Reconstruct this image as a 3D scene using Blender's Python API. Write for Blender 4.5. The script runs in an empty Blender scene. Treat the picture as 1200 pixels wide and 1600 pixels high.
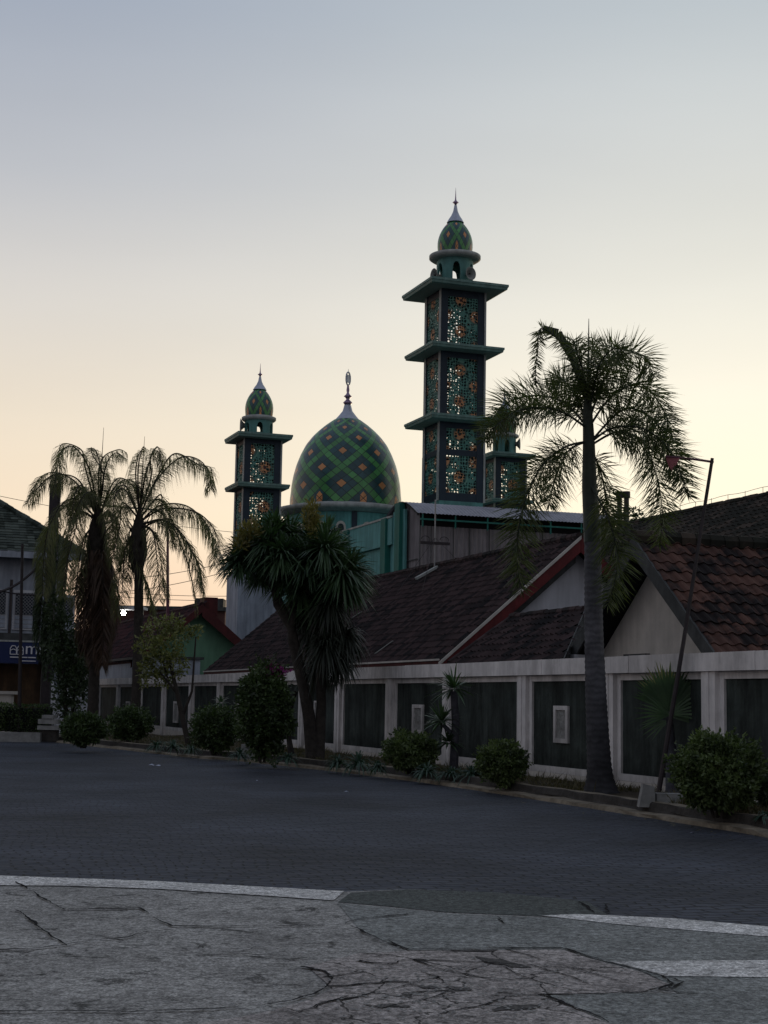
import bpy, math, random
from mathutils import Vector, Matrix, noise as mnoise
random.seed(11)
R=math.radians; PI=math.pi
S=bpy.context.scene
COL=S.collection
# ------------------------------------------------------------------ camera geometry
F=2400.;PITCH=R(7.01);ROLL=R(1.0);H=1.6
TH=math.atan(867/2400.)
CT,ST=math.cos(TH),math.sin(TH)
def ray(px,py):
    x,y,z=(px-600)/F,(800-py)/F,-1.
    c,s=math.cos(ROLL),math.sin(ROLL); x,y=x*c-y*s,x*s+y*c
    a=PI/2+PITCH; c,s=math.cos(a),math.sin(a); y,z=y*c-z*s,y*s+z*c
    return x,y,z
def at(px,py,Y):
    d=ray(px,py);k=Y/d[1];return Vector((d[0]*k,Y,H+d[2]*k))
def gr(px,py,z=0.):
    d=ray(px,py);k=(z-H)/d[2];return Vector((d[0]*k,d[1]*k,z))
def toL(X,Y): return X*CT+Y*ST, -X*ST+Y*CT
def toW(t,s,z=0.): return Vector((t*CT-s*ST, t*ST+s*CT, z))
def hit_t(px,py,t):
    d=ray(px,py);l=toL(d[0],d[1]);k=t/l[0];return Vector((t,l[1]*k,H+d[2]*k))
def hit_s(px,py,s):
    d=ray(px,py);l=toL(d[0],d[1]);k=s/l[1];return Vector((l[0]*k,s,H+d[2]*k))
# ------------------------------------------------------------------ mesh builder
class MB:
    def __init__(s): s.v=[];s.f=[];s.m=[];s.uv=None
    def quad(s,a,b,c,d,m=0):
        n=len(s.v); s.v+=[tuple(a),tuple(b),tuple(c),tuple(d)]; s.f.append((n,n+1,n+2,n+3)); s.m.append(m)
    def tri(s,a,b,c,m=0):
        n=len(s.v); s.v+=[tuple(a),tuple(b),tuple(c)]; s.f.append((n,n+1,n+2)); s.m.append(m)
    def box(s,x0,x1,y0,y1,z0,z1,m=0):
        n=len(s.v)
        s.v+=[(x0,y0,z0),(x1,y0,z0),(x1,y1,z0),(x0,y1,z0),(x0,y0,z1),(x1,y0,z1),(x1,y1,z1),(x0,y1,z1)]
        for q in ((0,3,2,1),(4,5,6,7),(0,1,5,4),(1,2,6,5),(2,3,7,6),(3,0,4,7)):
            s.f.append(tuple(n+i for i in q)); s.m.append(m)
    def bar(s,a,b,w,h,m=0,up=(0,0,1)):
        a=Vector(a);b=Vector(b);d=(b-a).normalized();u=Vector(up)
        x=d.cross(u).normalized()*w/2; y=x.cross(d).normalized()*h/2; n=len(s.v)
        for p in (a,b):
            for q in (-x-y,x-y,x+y,-x+y): s.v.append(tuple(p+q))
        for q in ((0,3,2,1),(4,5,6,7),(0,1,5,4),(1,2,6,5),(2,3,7,6),(3,0,4,7)):
            s.f.append(tuple(n+i for i in q)); s.m.append(m)
    def tube(s,pts,rad,n=8,m=0,cap=True):
        pts=[Vector(p) for p in pts]
        if not hasattr(rad,'__len__'): rad=[rad]*len(pts)
        base=len(s.v); up=Vector((0.13,0.21,1)).normalized()
        for i,p in enumerate(pts):
            d=(pts[min(i+1,len(pts)-1)]-pts[max(i-1,0)]).normalized()
            x=d.cross(up); 
            if x.length<.1: x=d.cross(Vector((1,0,0)))
            x.normalize(); y=d.cross(x)
            for k in range(n):
                a=2*PI*k/n; s.v.append(tuple(p+(x*math.cos(a)+y*math.sin(a))*rad[i]))
        for i in range(len(pts)-1):
            for k in range(n):
                k2=(k+1)%n
                s.f.append((base+i*n+k,base+i*n+k2,base+(i+1)*n+k2,base+(i+1)*n+k)); s.m.append(m)
        if cap:
            s.f.append(tuple(base+k for k in range(n))); s.m.append(m)
            s.f.append(tuple(base+(len(pts)-1)*n+k for k in reversed(range(n)))); s.m.append(m)
    def lathe(s,prof,n=32,c=(0,0,0),m=0,uvf=None):
        base=len(s.v); w=n+1
        for j,(r,z) in enumerate(prof):
            for k in range(w):
                a=2*PI*k/n; s.v.append((c[0]+r*math.cos(a),c[1]+r*math.sin(a),c[2]+z))
                if uvf:
                    if s.uv is None: s.uv=[]
                    s.uv.append((k/n,uvf[j]))
        for j in range(len(prof)-1):
            for k in range(n):
                s.f.append((base+j*w+k,base+j*w+k+1,base+(j+1)*w+k+1,base+(j+1)*w+k)); s.m.append(m)
    def prism(s,poly,d,m=0):          # planar polygon (3d pts) extruded by d
        n=len(s.v);k=len(poly);d=Vector(d)
        s.v+=[tuple(p) for p in poly]+[tuple(Vector(p)+d) for p in poly]
        s.f.append(tuple(range(n,n+k)));s.m.append(m)
        s.f.append(tuple(reversed(range(n+k,n+2*k))));s.m.append(m)
        for i in range(k):
            j=(i+1)%k; s.f.append((n+i,n+k+i,n+k+j,n+j));s.m.append(m)
    def blade(s,a,b,c,w,side,m=0):    # leaf: base a, mid b, tip c
        n=len(s.v); sd=side*w/2
        s.v+=[tuple(a-sd*.5),tuple(a+sd*.5),tuple(b+sd),tuple(b-sd),tuple(c)]
        s.f+=[(n,n+1,n+2,n+3),(n+3,n+2,n+4)]; s.m+=[m,m]
    def build(s,name,mats,parent=None,smooth=False,loc=None):
        me=bpy.data.meshes.new(name); me.from_pydata(s.v,[],s.f)
        if not isinstance(mats,(list,tuple)): mats=[mats]
        for q in mats: me.materials.append(q)
        if len(mats)>1: me.polygons.foreach_set('material_index',s.m)
        if s.uv and len(s.uv)==len(s.v):
            ul=me.uv_layers.new(name='UVMap')
            for lp in me.loops: ul.data[lp.index].uv=s.uv[lp.vertex_index]
        if smooth: me.polygons.foreach_set('use_smooth',[True]*len(s.f))
        me.update()
        o=bpy.data.objects.new(name,me); COL.objects.link(o)
        if parent is not None: o.parent=parent
        if loc is not None: o.location=loc
        return o
def tag(o,label=None,cat=None,group=None,kind=None):
    if label: o['label']=label
    if cat: o['category']=cat
    if group: o['group']=group
    if kind: o['kind']=kind
    return o
def empty(name,label,cat,loc=(0,0,0),rz=0,group=None):
    o=bpy.data.objects.new(name,None); COL.objects.link(o); o.empty_display_size=.3
    o.location=loc; o.rotation_euler=(0,0,rz); return tag(o,label,cat,group)
# local frame: an Empty at world point of (t,s), rotated so X = away from the road, Y = along the wall
def lempty(name,label,cat,t,s,z=0,group=None):
    return empty(name,label,cat,toW(t,s,z),TH,group)
# ------------------------------------------------------------------ materials
def mat(name,col,rough=.85,var=.0,scale=3.,col2=None,bump=0.,bscale=40.,streak=0.,spec=.3,detail=6,metal=0.,dirt=0.):
    m=bpy.data.materials.new(name); m.use_nodes=True; nt=m.node_tree; N=nt.nodes; L=nt.links
    b=N['Principled BSDF']; b.inputs['Roughness'].default_value=rough; b.inputs['Metallic'].default_value=metal
    b.inputs['Specular IOR Level'].default_value=spec
    tc=N.new('ShaderNodeTexCoord')
    c1=tuple(col)+(1,); c2=tuple(col2 if col2 else [x*(1-var) for x in col])+(1,)
    n=N.new('ShaderNodeTexNoise'); n.inputs['Scale'].default_value=scale; n.inputs['Detail'].default_value=detail; n.inputs['Roughness'].default_value=.65
    L.new(tc.outputs['Object'],n.inputs['Vector'])
    r=N.new('ShaderNodeValToRGB'); r.color_ramp.elements[0].position=.35; r.color_ramp.elements[1].position=.65
    r.color_ramp.elements[0].color=c2; r.color_ramp.elements[1].color=c1
    L.new(n.outputs['Fac'],r.inputs['Fac']); out=r.outputs['Color']
    if streak>0:
        mp=N.new('ShaderNodeMapping'); mp.inputs['Scale'].default_value=(2.2,2.2,.22); L.new(tc.outputs['Object'],mp.inputs['Vector'])
        n2=N.new('ShaderNodeTexNoise'); n2.inputs['Scale'].default_value=1.6; n2.inputs['Detail'].default_value=8; n2.inputs['Roughness'].default_value=.7
        L.new(mp.outputs['Vector'],n2.inputs['Vector'])
        mr=N.new('ShaderNodeMapRange'); mr.inputs['From Min'].default_value=.38; mr.inputs['From Max'].default_value=.62
        mr.inputs['To Min'].default_value=1-streak; mr.inputs['To Max'].default_value=1.05
        L.new(n2.outputs['Fac'],mr.inputs['Value'])
        mx=N.new('ShaderNodeVectorMath'); mx.operation='SCALE'; L.new(out,mx.inputs[0]); L.new(mr.outputs[0],mx.inputs['Scale']); out=mx.outputs[0]
    if dirt>0:
        sz=N.new('ShaderNodeSeparateXYZ'); L.new(tc.outputs['Object'],sz.inputs[0]); nd=N.new('ShaderNodeTexNoise'); nd.inputs['Scale'].default_value=4; nd.inputs['Detail'].default_value=7; L.new(tc.outputs['Object'],nd.inputs['Vector'])
        ad=N.new('ShaderNodeMath'); ad.operation='MULTIPLY_ADD'; ad.inputs[1].default_value=-.7; L.new(nd.outputs['Fac'],ad.inputs[0]); L.new(sz.outputs[2],ad.inputs[2])
        md=N.new('ShaderNodeMapRange'); md.inputs['From Min'].default_value=-.15; md.inputs['From Max'].default_value=.45; md.inputs['To Min'].default_value=1-dirt; md.inputs['To Max'].default_value=1; L.new(ad.outputs[0],md.inputs['Value'])
        # grime creeping down from the coping and blotches
        nb=N.new('ShaderNodeTexNoise'); nb.inputs['Scale'].default_value=.8; nb.inputs['Detail'].default_value=8; nb.inputs['Roughness'].default_value=.75; mpb=N.new('ShaderNodeMapping'); mpb.inputs['Scale'].default_value=(1,1.6,.45); L.new(tc.outputs['Object'],mpb.inputs[0]); L.new(mpb.outputs[0],nb.inputs['Vector'])
        mb_=N.new('ShaderNodeMapRange'); mb_.inputs['From Min'].default_value=.40; mb_.inputs['From Max'].default_value=.50; mb_.inputs['To Min'].default_value=1-dirt*.55; mb_.inputs['To Max'].default_value=1; L.new(nb.outputs['Fac'],mb_.inputs['Value'])
        mm=N.new('ShaderNodeMath'); mm.operation='MULTIPLY'; L.new(md.outputs[0],mm.inputs[0]); L.new(mb_.outputs[0],mm.inputs[1])
        mx2=N.new('ShaderNodeVectorMath'); mx2.operation='SCALE'; L.new(out,mx2.inputs[0]); L.new(mm.outputs[0],mx2.inputs['Scale']); out=mx2.outputs[0]
    L.new(out,b.inputs['Base Color'])
    if bump>0:
        n3=N.new('ShaderNodeTexNoise'); n3.inputs['Scale'].default_value=bscale; n3.inputs['Detail'].default_value=5
        L.new(tc.outputs['Object'],n3.inputs['Vector'])
        bp=N.new('ShaderNodeBump'); bp.inputs['Strength'].default_value=bump; bp.inputs['Distance'].default_value=.02
        L.new(n3.outputs['Fac'],bp.inputs['Height']); L.new(bp.outputs[0],b.inputs['Normal'])
    return m
def leafmat(name,c1,c2,trans=.25,scale=2.5,rough=.5):
    m=bpy.data.materials.new(name); m.use_nodes=True; nt=m.node_tree; N=nt.nodes; L=nt.links
    b=N['Principled BSDF']; b.inputs['Roughness'].default_value=rough; b.inputs['Specular IOR Level'].default_value=.35
    g=N.new('ShaderNodeNewGeometry'); r=N.new('ShaderNodeValToRGB')
    r.color_ramp.elements[0].color=tuple(c1)+(1,); r.color_ramp.elements[1].color=tuple(c2)+(1,)
    tc=N.new('ShaderNodeTexCoord'); n=N.new('ShaderNodeTexNoise'); n.inputs['Scale'].default_value=scale
    L.new(tc.outputs['Object'],n.inputs['Vector'])
    ma=N.new('ShaderNodeMath'); ma.operation='MULTIPLY_ADD'; ma.inputs[1].default_value=.55; L.new(g.outputs['Random Per Island'],ma.inputs[0])
    mb=N.new('ShaderNodeMath'); mb.operation='MULTIPLY_ADD'; mb.inputs[1].default_value=1.6; mb.inputs[2].default_value=-.55; L.new(n.outputs['Fac'],mb.inputs[0])
    L.new(mb.outputs[0],ma.inputs[2]); L.new(ma.outputs[0],r.inputs['Fac']); L.new(r.outputs[0],b.inputs['Base Color'])
    t=N.new('ShaderNodeBsdfTranslucent'); 
    sc=N.new('ShaderNodeMixRGB'); sc.blend_type='MULTIPLY'; sc.inputs[0].default_value=1; sc.inputs[2].default_value=(1.6,1.9,.8,1); L.new(r.outputs[0],sc.inputs[1]); L.new(sc.outputs[0],t.inputs['Color'])
    mx=N.new('ShaderNodeMixShader'); mx.inputs[0].default_value=trans
    L.new(b.outputs[0],mx.inputs[1]); L.new(t.outputs[0],mx.inputs[2]); L.new(mx.outputs[0],N['Material Output'].inputs['Surface'])
    return m
def math_(N,L,op,a,b=None,c=None):
    n=N.new('ShaderNodeMath'); n.operation=op
    for i,x in enumerate((a,b,c)):
        if x is None: continue
        if isinstance(x,(int,float)): n.inputs[i].default_value=x
        else: L.new(x,n.inputs[i])
    return n.outputs[0]
def mixc(N,L,f,a,b):
    n=N.new('ShaderNodeMixRGB'); L.new(f,n.inputs[0])
    for i,x in ((1,a),(2,b)):
        if isinstance(x,tuple): n.inputs[i].default_value=x+(1,)
        else: L.new(x,n.inputs[i])
    return n.outputs[0]
def dome_mat(name,ncirc):
    m=bpy.data.materials.new(name); m.use_nodes=True; nt=m.node_tree; N=nt.nodes; L=nt.links
    b=N['Principled BSDF']; b.inputs['Roughness'].default_value=.32; b.inputs['Specular IOR Level'].default_value=.5
    uv=N.new('ShaderNodeUVMap'); sp=N.new('ShaderNodeSeparateXYZ'); L.new(uv.outputs[0],sp.inputs[0])
    u=math_(N,L,'MULTIPLY',sp.outputs[0],float(ncirc)); v=sp.outputs[1]
    p=math_(N,L,'ADD',u,v); q=math_(N,L,'SUBTRACT',u,v)
    def dist(x):   # distance to nearest integer
        r=math_(N,L,'ROUND',x); d=math_(N,L,'SUBTRACT',x,r); return math_(N,L,'ABSOLUTE',d)
    dp,dq=dist(p),dist(q); mxd=math_(N,L,'MAXIMUM',dp,dq)
    orange=math_(N,L,'LESS_THAN',mxd,.125); green=math_(N,L,'GREATER_THAN',mxd,.375)
    du=math_(N,L,'ABSOLUTE',math_(N,L,'SUBTRACT',u,math_(N,L,'ROUND',u)))
    arch=math_(N,L,'MULTIPLY',math_(N,L,'LESS_THAN',du,.075),math_(N,L,'LESS_THAN',math_(N,L,'MULTIPLY_ADD',du,1.3,v),.30))
    # 4 tiles to a cell, edges of tiles at 1/8 + k/4
    def grout(x):
        y=math_(N,L,'ADD',math_(N,L,'MULTIPLY',x,4.),.5); return math_(N,L,'LESS_THAN',dist(y),.045)
    gl=math_(N,L,'MAXIMUM',grout(p),grout(q))
    # tile to tile variation
    fl=N.new('ShaderNodeCombineXYZ')
    L.new(math_(N,L,'ROUND',math_(N,L,'MULTIPLY',p,4.)),fl.inputs[0]); L.new(math_(N,L,'ROUND',math_(N,L,'MULTIPLY',q,4.)),fl.inputs[1])
    wn=N.new('ShaderNodeTexWhiteNoise'); wn.noise_dimensions='3D'; L.new(fl.outputs[0],wn.inputs['Vector'])
    c=mixc(N,L,green,(.020,.072,.080),(.07,.25,.075)); c=mixc(N,L,math_(N,L,'MAXIMUM',orange,arch),c,(.58,.25,.09))
    sc=N.new('ShaderNodeVectorMath'); sc.operation='SCALE'; L.new(c,sc.inputs[0]); L.new(math_(N,L,'MULTIPLY_ADD',wn.outputs[0],.45,.78),sc.inputs['Scale'])
    c=mixc(N,L,gl,sc.outputs[0],(.014,.028,.026)); L.new(c,b.inputs['Base Color'])
    bp=N.new('ShaderNodeBump'); bp.inputs['Strength'].default_value=.5; bp.inputs['Distance'].default_value=.03
    L.new(math_(N,L,'MULTIPLY_ADD',gl,-1.,math_(N,L,'MULTIPLY',wn.outputs[0],.5)),bp.inputs['Height']); L.new(bp.outputs[0],b.inputs['Normal'])
    return m
def tile_mat(name,ca,cb,cm,moss=.5,mscale=.9):
    m=bpy.data.materials.new(name); m.use_nodes=True; nt=m.node_tree; N=nt.nodes; L=nt.links
    b=N['Principled BSDF']; b.inputs['Roughness'].default_value=.9; b.inputs['Specular IOR Level'].default_value=.15
    g=N.new('ShaderNodeNewGeometry'); tc=N.new('ShaderNodeTexCoord')
    n=N.new('ShaderNodeTexNoise'); n.inputs['Scale'].default_value=mscale; n.inputs['Detail'].default_value=7; n.inputs['Roughness'].default_value=.7
    L.new(tc.outputs['Object'],n.inputs['Vector'])
    c=mixc(N,L,g.outputs['Random Per Island'],tuple(ca),tuple(cb))
    f=math_(N,L,'ADD',n.outputs['Fac'],math_(N,L,'MULTIPLY',math_(N,L,'SUBTRACT',g.outputs['Random Per Island'],.5),.18))
    mr=N.new('ShaderNodeMapRange'); mr.inputs['From Min'].default_value=moss-.05; mr.inputs['From Max'].default_value=moss+.07; L.new(f,mr.inputs['Value'])
    c=mixc(N,L,mr.outputs[0],tuple(cm),c); L.new(c,b.inputs['Base Color'])
    n3=N.new('ShaderNodeTexNoise'); n3.inputs['Scale'].default_value=30; L.new(tc.outputs['Object'],n3.inputs['Vector'])
    bp=N.new('ShaderNodeBump'); bp.inputs['Strength'].default_value=.3; bp.inputs['Distance'].default_value=.01; L.new(n3.outputs['Fac'],bp.inputs['Height']); L.new(bp.outputs[0],b.inputs['Normal'])
    return m
def lattice_mat():
    m=bpy.data.materials.new('lattice_teal_orange'); m.use_nodes=True; nt=m.node_tree; N=nt.nodes; L=nt.links
    b=N['Principled BSDF']; b.inputs['Roughness'].default_value=.7
    uv=N.new('ShaderNodeUVMap'); sp=N.new('ShaderNodeSeparateXYZ'); L.new(uv.outputs[0],sp.inputs[0])
    # rosettes on a staggered grid 1.05 x 1.05
    x=math_(N,L,'DIVIDE',sp.outputs[0],1.9); z=math_(N,L,'DIVIDE',sp.outputs[1],1.9)
    def cell(x,z,off):
        xx=math_(N,L,'ADD',x,off); zz=math_(N,L,'ADD',z,off)
        dx=math_(N,L,'SUBTRACT',xx,math_(N,L,'ROUND',xx)); dz=math_(N,L,'SUBTRACT',zz,math_(N,L,'ROUND',zz))
        return math_(N,L,'SQRT',math_(N,L,'ADD',math_(N,L,'MULTIPLY',dx,dx),math_(N,L,'MULTIPLY',dz,dz)))
    d=math_(N,L,'MINIMUM',cell(x,z,0.),cell(x,z,.5))
    r=N.new('ShaderNodeValToRGB'); e=r.color_ramp.elements; r.color_ramp.interpolation='LINEAR'
    e[0].position=0;e[0].color=(.06,.02,.02,1); e[1].position=.3;e[1].color=(.07,.20,.165,1)
    for p,c in ((.045,(.06,.02,.02)),(.06,(.50,.23,.10)),(.16,(.46,.22,.10)),(.185,(.12,.12,.09)),(.24,(.03,.13,.11)),(.27,(.13,.25,.19))):
        q=e.new(p); q.color=c+(1,)
    L.new(d,r.inputs['Fac']); L.new(r.outputs[0],b.inputs['Base Color'])
    return m
M={}
M['teal']=mat('painted_teal',(.10,.26,.24),.6,.3,1.2,bump=.1,streak=.25)
M['teal_dk']=mat('dark_teal_paint',(.05,.13,.12),.6,.3,1.2,streak=.25)
M['turq']=mat('turquoise_wall_paint',(.13,.36,.35),.8,.25,.8,bump=.1,streak=.3)
M['turq_dk']=mat('deep_green_paint',(.02,.16,.13),.7,.2,1,streak=.25)
M['navy']=mat('navy_paint',(.018,.032,.048),.6,.3,2)
M['eave']=mat('cornice_paint',(.16,.27,.24),.6,.25,2,streak=.3)
M['soffit']=mat('cornice_underside',(.27,.30,.27),.8,.2,2)
M['palegrey']=mat('pale_grey_trim',(.42,.44,.42),.7,.25,2,streak=.3)
M['metal']=mat('dull_silver',(.42,.45,.52),.42,.2,3,metal=.55,spec=.5)
M['finial']=mat('finial_purple_metal',(.30,.22,.32),.35,.2,3,metal=.7)
M['cream']=mat('old_white_paint',(.76,.73,.715),.85,.2,2.5,bump=.12,streak=.2,dirt=.38)
M['panel']=mat('dark_green_grey_render',(.066,.082,.076),.9,.5,1.4,bump=.5,bscale=14,streak=.5,spec=.15,dirt=.8)
M['white']=mat('white_wall_paint',(.55,.56,.60),.9,.15,1.2,bump=.08,streak=.15)
M['beige']=mat('beige_wall_paint',(.53,.495,.45),.9,.2,1.5,bump=.1,streak=.12)
M['greenwall']=mat('green_wall_paint',(.13,.26,.17),.9,.2,1.2,streak=.15)
M['greywall']=mat('grey_wall_paint',(.36,.40,.47),.9,.25,.8,streak=.3)
M['red']=mat('red_bargeboard',(.135,.016,.018),.6,.35,3,streak=.3)
M['dkred']=mat('dark_red_fascia',(.085,.014,.014),.7,.4,3,streak=.3)
M['board']=mat('weathered_grey_board',(.075,.08,.08),.85,.4,4,streak=.3)
M['dark']=mat('dark_void',(.012,.012,.014),.9,.2,2)
M['corr']=mat('corrugated_grey_metal',(.26,.24,.25),.6,.25,.7,streak=.35,metal=.1)
M['corr_roof']=mat('corrugated_roof_metal',(.28,.28,.32),.45,.35,1.2,metal=.3)
M['pole']=mat('rusty_dark_pole',(.03,.022,.025),.6,.5,6,spec=.4)
M['pinkpole']=mat('pinkish_pole',(.16,.06,.09),.5,.3,5)
M['steel']=mat('galvanised_steel',(.25,.26,.28),.45,.3,6,metal=.5)
M['concrete']=mat('pale_concrete',(.27,.27,.26),.9,.35,5,bump=.3,bscale=30)
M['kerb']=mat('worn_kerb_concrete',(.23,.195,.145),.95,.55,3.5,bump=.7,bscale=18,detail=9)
M['kerbdk']=mat('dark_kerb_face',(.05,.045,.04),.95,.5,4,bump=.8,bscale=14)  # darker tone for the kerb risers and the slab stack base
M['hornspk']=mat('loudspeaker_grey',(.22,.23,.22),.55,.2,8)
M['bark']=mat('palm_bark',(.075,.075,.09),.9,.55,5,bump=.6,bscale=12)
def ring_bark():
    m=mat('ringed_palm_bark',(.13,.13,.145),.9,.55,3,bump=.5,bscale=14); nt=m.node_tree; N=nt.nodes; L=nt.links; b=N['Principled BSDF']
    src=b.inputs['Base Color'].links[0].from_socket; tc=N['Texture Coordinate']; wv=N.new('ShaderNodeTexWave'); wv.wave_type='BANDS'; wv.bands_direction='Z'; wv.inputs['Scale'].default_value=3.1; wv.inputs['Distortion'].default_value=5; wv.inputs['Detail'].default_value=3; wv.inputs['Detail Scale'].default_value=2
    L.new(tc.outputs['Object'],wv.inputs['Vector']); sp=N.new('ShaderNodeSeparateXYZ'); L.new(tc.outputs['Object'],sp.inputs[0])
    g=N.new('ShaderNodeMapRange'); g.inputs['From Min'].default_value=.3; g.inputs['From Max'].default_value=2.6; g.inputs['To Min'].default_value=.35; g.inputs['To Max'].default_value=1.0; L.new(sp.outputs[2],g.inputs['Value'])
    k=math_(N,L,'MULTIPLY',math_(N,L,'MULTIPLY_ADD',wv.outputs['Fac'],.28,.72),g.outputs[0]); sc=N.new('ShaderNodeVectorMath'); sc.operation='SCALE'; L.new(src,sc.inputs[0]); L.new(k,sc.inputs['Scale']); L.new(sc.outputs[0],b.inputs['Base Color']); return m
M['ringbark']=ring_bark()
M['bark2']=mat('brown_bark',(.045,.038,.032),.95,.5,6,bump=.7,bscale=14)
M['brownleaf']=leafmat('dead_brown_leaf',(.035,.022,.015),(.10,.06,.04),.15)
M['foxtail']=leafmat('foxtail_leaf',(.018,.028,.012),(.10,.12,.045),.30,1.5)
M['queen']=leafmat('queen_palm_leaf',(.03,.036,.018),(.17,.17,.085),.35,1.2)
M['crownshaft']=mat('crownshaft_green',(.035,.045,.03),.6,.5,4)
M['straps']=leafmat('dracaena_leaf',(.012,.028,.016),(.075,.13,.06),.18,1.6,.4)
M['strapsold']=leafmat('old_dracaena_leaf',(.012,.016,.012),(.045,.055,.04),.12,1.6,.5)
M['flower_y']=leafmat('yellowish_bloom',(.09,.08,.02),(.22,.19,.06),.2)
M['bush']=leafmat('bush_leaf_dark',(.012,.022,.010),(.07,.11,.035),.15,3)
M['bush_l']=leafmat('bush_leaf_bright',(.008,.02,.008),(.125,.17,.06),.2,3)
M['ytree']=leafmat('yellow_green_leaf',(.045,.052,.018),(.22,.23,.075),.2,2)
M['vine']=leafmat('vine_leaf',(.012,.024,.014),(.06,.09,.04),.15,2)
M['pinkfl']=leafmat('magenta_flower',(.10,.01,.07),(.28,.03,.20),.2)
M['grass']=leafmat('rough_grass',(.03,.032,.014),(.12,.10,.045),.15,4)
M['iris']=leafmat('blue_green_strap_leaf',(.015,.035,.028),(.07,.12,.085),.15,2)
M['pinkcloth']=mat('faded_pink_cloth',(.35,.12,.13),.9,.2,8)
M['dome']=dome_mat('tiled_dome',8)
M['dome_s']=dome_mat('tiled_small_dome',6)
M['lattice']=lattice_mat()
M['tile_c']=tile_mat('dark_brown_roof_tiles',(.020,.015,.015),(.055,.036,.036),(.012,.011,.012),.42)
M['tile_e']=tile_mat('orange_roof_tiles',(.045,.026,.022),(.108,.056,.043),(.015,.012,.012),.49,1.1)
M['tile_b']=tile_mat('dark_red_roof_tiles',(.03,.012,.014),(.06,.024,.025),(.012,.010,.012),.45)
M['tile_f']=tile_mat('mossy_roof_tiles',(.022,.02,.016),(.06,.046,.036),(.018,.018,.014),.5)
M['shingle']=tile_mat('mossy_green_tiles',(.035,.045,.04),(.08,.095,.08),(.02,.026,.02),.42)

# ------------------------------------------------------------------ world, sun, camera
SUN_AZ=R(14); SUN_EL=R(2.2)     # azimuth to the right of +Y
w=bpy.data.worlds.new("World"); S.world=w; w.use_nodes=True
N=w.node_tree.nodes; L=w.node_tree.links; N.clear()
out=N.new('ShaderNodeOutputWorld')
sky=N.new('ShaderNodeTexSky'); sky.sky_type='NISHITA'; sky.sun_disc=False; sky.sun_elevation=SUN_EL; sky.sun_rotation=SUN_AZ
sky.air_density=1.2; sky.dust_density=2.5
b1=N.new('ShaderNodeBackground'); b1.inputs['Strength'].default_value=.12; L.new(sky.outputs[0],b1.inputs['Color'])
tc=N.new('ShaderNodeTexCoord'); nv=N.new('ShaderNodeVectorMath'); nv.operation='NORMALIZE'; L.new(tc.outputs['Generated'],nv.inputs[0])
sp=N.new('ShaderNodeSeparateXYZ'); L.new(nv.outputs[0],sp.inputs[0])
def lin(c): return tuple(((x/255.)/12.92 if x/255.<.04045 else ((x/255.+.055)/1.055)**2.4) for x in c)
def ramp(stops):
    r=N.new('ShaderNodeValToRGB'); e=r.color_ramp.elements
    while len(e)<len(stops): e.new(.5)
    for i,(p,c) in enumerate(stops): e[i].position=p; e[i].color=lin(c)+(1,)
    L.new(sp.outputs[2],r.inputs[0]); return r.outputs[0]
sn=lambda d: math.sin(R(d))
left=ramp([(0,(236,184,156)),(sn(3.2),(240,202,174)),(sn(6.5),(238,217,190)),(sn(10),(228,215,196)),(sn(14),(210,205,198)),(sn(19),(180,183,189)),(sn(25),(154,163,178)),(sn(35),(136,146,164)),(1,(145,153,171))])
right=ramp([(0,(255,236,190)),(sn(3),(255,241,202)),(sn(7),(254,245,218)),(sn(11),(243,238,220)),(sn(15),(226,225,215)),(sn(20),(204,207,205)),(sn(25),(182,190,195)),(sn(35),(158,166,176)),(1,(145,153,171))])
back=ramp([(0,(138,133,139)),(sn(8),(146,143,149)),(sn(25),(145,148,156)),(sn(50),(141,148,163)),(1,(145,153,171))])
# horizontal mix: left -> right over azimuth -16..+16 deg
ax=math_(N,L,'ARCTAN2',sp.outputs[0],sp.outputs[1])
mr=N.new('ShaderNodeMapRange'); mr.interpolation_type='SMOOTHSTEP'; mr.inputs['From Min'].default_value=R(-17); mr.inputs['From Max'].default_value=R(15); L.new(ax,mr.inputs['Value'])
front=mixc(N,L,mr.outputs[0],left,right)
mr2=N.new('ShaderNodeMapRange'); mr2.interpolation_type='SMOOTHSTEP'; mr2.inputs['From Min'].default_value=.75; mr2.inputs['From Max'].default_value=-.35
dt=N.new('ShaderNodeVectorMath'); dt.operation='DOT_PRODUCT'; dt.inputs[1].default_value=(math.sin(SUN_AZ)*.6,math.cos(SUN_AZ),.25); L.new(nv.outputs[0],dt.inputs[0]); L.new(dt.outputs['Value'],mr2.inputs['Value'])
allc=mixc(N,L,mr2.outputs[0],front,back)
cz=N.new('ShaderNodeTexNoise'); cz.inputs['Scale'].default_value=2.2; cz.inputs['Detail'].default_value=5
cm_=N.new('ShaderNodeMapping'); cm_.inputs['Scale'].default_value=(1,1,4.5); cm_.inputs['Rotation'].default_value=(.1,.12,0); L.new(nv.outputs[0],cm_.inputs[0]); L.new(cm_.outputs[0],cz.inputs['Vector'])
cs_=N.new('ShaderNodeVectorMath'); cs_.operation='SCALE'; L.new(allc,cs_.inputs[0]); L.new(math_(N,L,'MULTIPLY_ADD',cz.outputs['Fac'],.16,.92),cs_.inputs['Scale']); allc=cs_.outputs[0]
b2=N.new('ShaderNodeBackground'); b2.inputs['Strength'].default_value=1.13; L.new(allc,b2.inputs['Color'])
mx=N.new('ShaderNodeMixShader'); mx.inputs[0].default_value=.97; L.new(b1.outputs[0],mx.inputs[1]); L.new(b2.outputs[0],mx.inputs[2]); L.new(mx.outputs[0],out.inputs[0])
sl=bpy.data.lights.new('sun','SUN'); sl.energy=.5; sl.angle=R(.6); sl.color=(1,.72,.45)
so=bpy.data.objects.new('sun',sl); COL.objects.link(so)
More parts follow.
